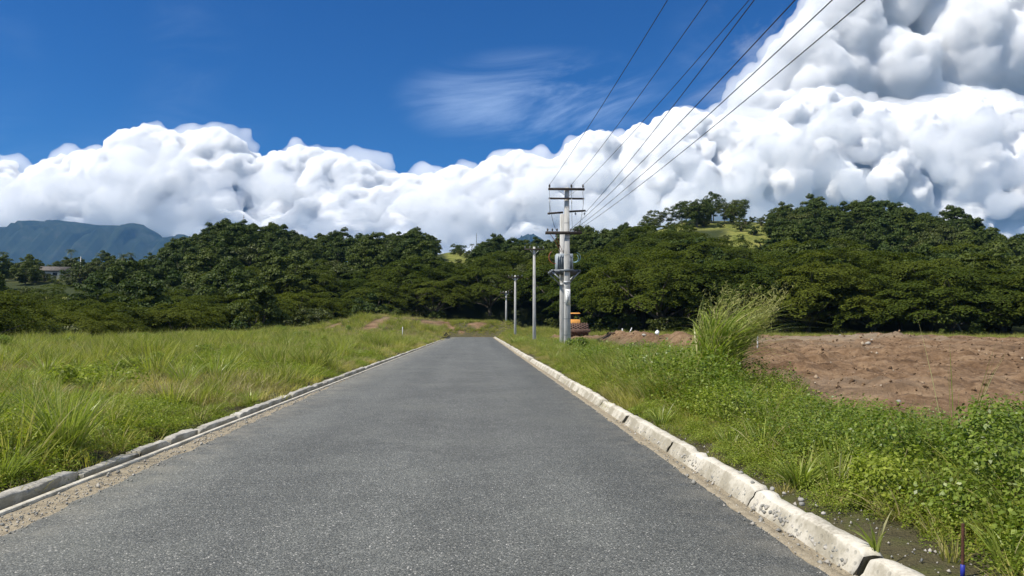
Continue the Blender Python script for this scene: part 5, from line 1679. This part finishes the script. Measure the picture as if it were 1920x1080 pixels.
def plastic_scrap():
    D = 42.0; x = (1233 - VPX) / FPX * D; g = Hs(x, D)
    z0 = CAMH + (VPY - 624) / FPX * D
    e = link('plastic_scrap', None, label='crumpled white plastic scrap caught on a twig above the soil bank', cat='litter', loc=(x, D, g))
    build('twig', [tube([(0, 0, -0.1), (0.03, 0, (z0 - g) * 0.6), (0.10, 0, z0 - g + 0.35)], [0.015, 0.012, 0.006], 5)], M_STEM, e)
    v, f = ICO2
    d = (0.5 + 0.9 * fbm(v * 1.7, 3, 9))
    build('sheet', [(v * d[:, None] * np.array([0.13, 0.07, 0.14]) + np.array([0.06, 0, z0 - g]), [], f)], M_PLASTIC, e)
plastic_scrap()

def iron_bar():
    x, y = 2.98, 4.55
    g = Hs(x, y)
    e = link('iron_bar', None, label='rusty ribbed iron bar with blue tape standing behind the pebbly kerb', cat='iron bar', loc=(x, y, g - 0.1), rot=(0.03, 0.02, 0))
    zs, rr = [], []
    for k in range(30):
        zs += [k * 0.0145, k * 0.0145 + 0.008]; rr += [0.0085, 0.0105]
    build('ribbed_bar', [capped([(0, 0, z * 1.0) for z in zs], rr, 8)], M_RUST, e, smooth=True)
    build('tape', [capped([(0, 0, 0.10), (0, 0, 0.102), (0, 0, 0.178), (0, 0, 0.18)], [0.008, 0.0135, 0.0135, 0.008], 10)], M_BLUETAPE, e, smooth=True)
iron_bar()

# ---- loose stones: the ones that can be picked out, then the grit nobody could count
rq = np.random.RandomState(99)
STN = [new_mesh('stone', (ICO2[0] * (0.6 + 0.7 * fbm(ICO2[0] * 1.4 + 5 * k, 2, 140 + k))[:, None] * np.array([1.0, 0.85, 0.65])), tris=ICO2[1]) for k in range(5)]
for m_ in STN: m_.materials.append(M_STONE)
def stone(x, y, s, label, group=None, z=None):
    g = Hs(x, y) if z is None else z
    link('stone', STN[rq.randint(5)], None, label=label, cat='stone', group=group, loc=(x, y, g + s * 0.35), rot=(rq.uniform(-0.4, 0.4), rq.uniform(-0.4, 0.4), rq.uniform(0, 6.28)), scale=s)
for (x, y) in ((2.62, 6.62), (2.66, 6.45), (2.70, 6.20), (2.64, 6.05), (2.60, 7.35), (2.68, 5.75), (2.55, 6.9)):
    stone(x, y, rq.uniform(0.018, 0.034), 'small dark stone lying on the flat top of the pebbly kerb', 'stones on the kerb', 0.150)
for (px, D) in ((1650, 47), (1664, 50), (1642, 45), (1690, 52), (1700, 54), (1712, 52), (1588, 66)):
    stone((px - VPX) / FPX * D, D, rq.uniform(0.10, 0.20), 'pale rock lying on the rough mound in the bare soil', 'pale rocks on the soil')
for (px, D) in ((1210, 44), (1224, 46), (1262, 45), (1278, 44), (1290, 41)):
    stone((px - VPX) / FPX * D, D, rq.uniform(0.10, 0.18), 'rock lying along the top of the pushed up soil bank', 'rocks on the soil bank')
for (px, D) in ((1700, 14.0), (1655, 19), (1690, 22)):
    stone((px - VPX) / FPX * D, D, rq.uniform(0.03, 0.055), 'small pale stone lying in the near part of the bare soil', 'small stones in the soil')

def grit(name, P, S, mat, label, dz=0.3, zfix=None):
    v, f = ICO1 if len(P) < 2500 else (np.array([(1, 0, 0), (-0.5, 0.87, 0), (-0.5, -0.87, 0), (0, 0, 0.9), (0, 0, -0.7)]), np.array([(0, 1, 3), (1, 2, 3), (2, 0, 3), (1, 0, 4), (2, 1, 4), (0, 2, 4)]))
    n = len(P)
    z = (H(P) if zfix is None else zfix) + S * dz
    a = rq.uniform(0, 6.28, n); c, s = np.cos(a), np.sin(a)
    sq = rq.uniform(0.6, 1.2, (n, 3))
    base = v[None] * sq[:, None, :]
    X = base[:, :, 0] * c[:, None] - base[:, :, 1] * s[:, None]; Y = base[:, :, 0] * s[:, None] + base[:, :, 1] * c[:, None]
    t1 = rq.uniform(-0.6, 0.6, n)
    Zb = base[:, :, 2] + X * t1[:, None]
    V = np.stack([X, Y, Zb], 2) * S[:, None, None] + np.column_stack([P, z])[:, None, :]
    F = f[None] + (np.arange(n) * len(v))[:, None, None]
    link(name, new_mesh(name, V.reshape(-1, 3), tris=F.reshape(-1, 3)), mat, kind='stuff', label=label)
n = 14000
P = np.column_stack([rq.uniform(6.3, 40, n), 9 + 50 * rq.uniform(0, 1, n) ** 1.4])
keep = (soil_mask(P) > 0.6) & in_view(P) & (fbm(P * 0.5, 2, 201) > rq.uniform(0.25, 0.6, n))
P = P[keep]
grit('soil_clods', P, rq.gamma(1.6, 0.011, len(P)) * (1 + P[:, 1] / 40) + 0.008, M_CLOD, 'crumbled clods of brown earth lying over the bare soil')
n = 5200
u_ = rq.uniform(0, 1, n)
y_ = 3.2 + 24 * rq.uniform(0, 1, n) ** 1.7
xl_ = left_edge(y_)
x_ = np.where(u_ < 0.62, xl_ + rq.normal(-0.10, 0.13, n), np.where(u_ < 0.85, rq.uniform(2.20, 2.44, n), rq.uniform(2.72, 3.2, n)))
zf = np.where(u_ < 0.85, np.where((x_ > xl_) & (x_ < 2.28), 0.002, -0.006), np.nan)
P = np.column_stack([x_, y_]); zf = np.where(np.isnan(zf), H(P), zf)
grit('gravel', P, rq.gamma(2.0, 0.0035, n) + 0.003, M_STONE, 'loose gravel scattered along both edges of the road', zfix=zf)

# ------------------------------------------------------------------ the blue mountain and the air between
def m_mountain(t, b, out):
    pos = t.n('ShaderNodeTexCoord').outputs['Object']
    n = t.noise(pos, 0.006, 6.0, 0.62); n2 = t.noise(t.v('MULTIPLY', pos, (1, 1, 0.25)), 0.02, 4.0, 0.6)
    c = t.ramp(t.m('ADD', t.m('MULTIPLY', n, 0.55), t.m('MULTIPLY', n2, 0.45)), [(0.35, (0.008, 0.014, 0.008)), (0.52, (0.017, 0.026, 0.013)), (0.66, (0.04, 0.043, 0.03))])
    t.put(b.inputs['Base Color'], c)
M_MOUNTAIN = principled('mountain_forest', m_mountain, 0.95, 0.1)
def mountain(name, sky, D, depth, label, seed):
    """sky: outline in photo pixels; a massif of that outline, with spurs and gullies running down towards us"""
    pxs = np.linspace(sky[0][0], sky[-1][0], 170); n = len(pxs)
    py = np.interp(pxs, [a for a, b in sky], [b for a, b in sky])
    rows = np.concatenate([np.linspace(-1, 0, 34), np.linspace(0.1, 1, 10)])
    V = []
    for r in rows:
        y = D + r * depth
        x = (pxs - VPX) / FPX * D + 0 * y
        crest = np.maximum((VPY - py) / FPX * D, 0)
        f = (1 - abs(r)) ** 0.9
        f = np.where(r < 0, np.interp(f, [0, 0.35, 0.62, 0.80, 1], [0, 0.30, 0.62, 0.93, 1.0]), f)
        sp = fbm(np.column_stack([pxs * 0.055, np.full(n, r * 2.2)]), 4, seed) - 0.5
        sp2 = np.abs(fbm(np.column_stack([pxs * 0.11 + 3, np.full(n, r * 1.2)]), 3, seed + 3) - 0.5)
        amp = (1 - abs(r)) * min(1, abs(r) * 5)
        V.append(np.column_stack([x, np.full(n, y) + sp * depth * 0.12, crest * f + (sp * 0.42 - sp2 * 0.5) * crest * amp + 4]))
    V = np.concatenate(V); m = len(rows)
    i = (np.arange(m - 1)[:, None] * n + np.arange(n - 1)[None]).ravel()
    link(name, new_mesh(name, V, quads=np.column_stack([i, i + 1, i + n + 1, i + n]), smooth=False), M_MOUNTAIN, kind='structure', label=label)
mountain('mountain', [(-420, 600), (-200, 530), (-60, 478), (0, 455), (22, 443), (45, 430), (80, 422), (112, 418), (150, 420), (178, 424), (205, 428), (235, 427), (262, 423), (282, 426), (300, 437), (318, 450), (345, 448), (365, 446), (400, 458), (460, 500), (520, 560), (560, 600)], 6000.0, 1500.0, '', 5)
mountain('far_hill', [(880, 600), (930, 480), (968, 448), (985, 440), (1000, 438), (1015, 446), (1040, 462), (1090, 520), (1140, 600)], 6200.0, 900.0, '', 8)

def haze():
    x0, x1, y0, y1, z0, z1_ = -6800.0, 6800.0, -400.0, 7600.0, -12.0, 960.0
    V, Q = bx((x0 + x1) / 2, (y0 + y1) / 2, (z0 + z1_) / 2, x1 - x0, y1 - y0, z1_ - z0)
    m = bpy.data.materials.new('haze')
    m.use_nodes = True
    t = NT(m.node_tree)
    v = t.n('ShaderNodeVolumePrincipled')
    v.inputs['Color'].default_value = HAZE_COL
    v.inputs['Density'].default_value = HAZE_D
    v.inputs['Anisotropy'].default_value = 0.0
    out = t.n('ShaderNodeOutputMaterial')
    t.t.links.new(v.outputs[0], out.inputs['Volume'])
    m.cycles.homogeneous_volume = True
    link('haze', new_mesh('haze', V, quads=Q), m, kind='stuff')
HAZE_COL, HAZE_D = (0.22, 0.52, 1.0, 1.0), 0.000045
haze()
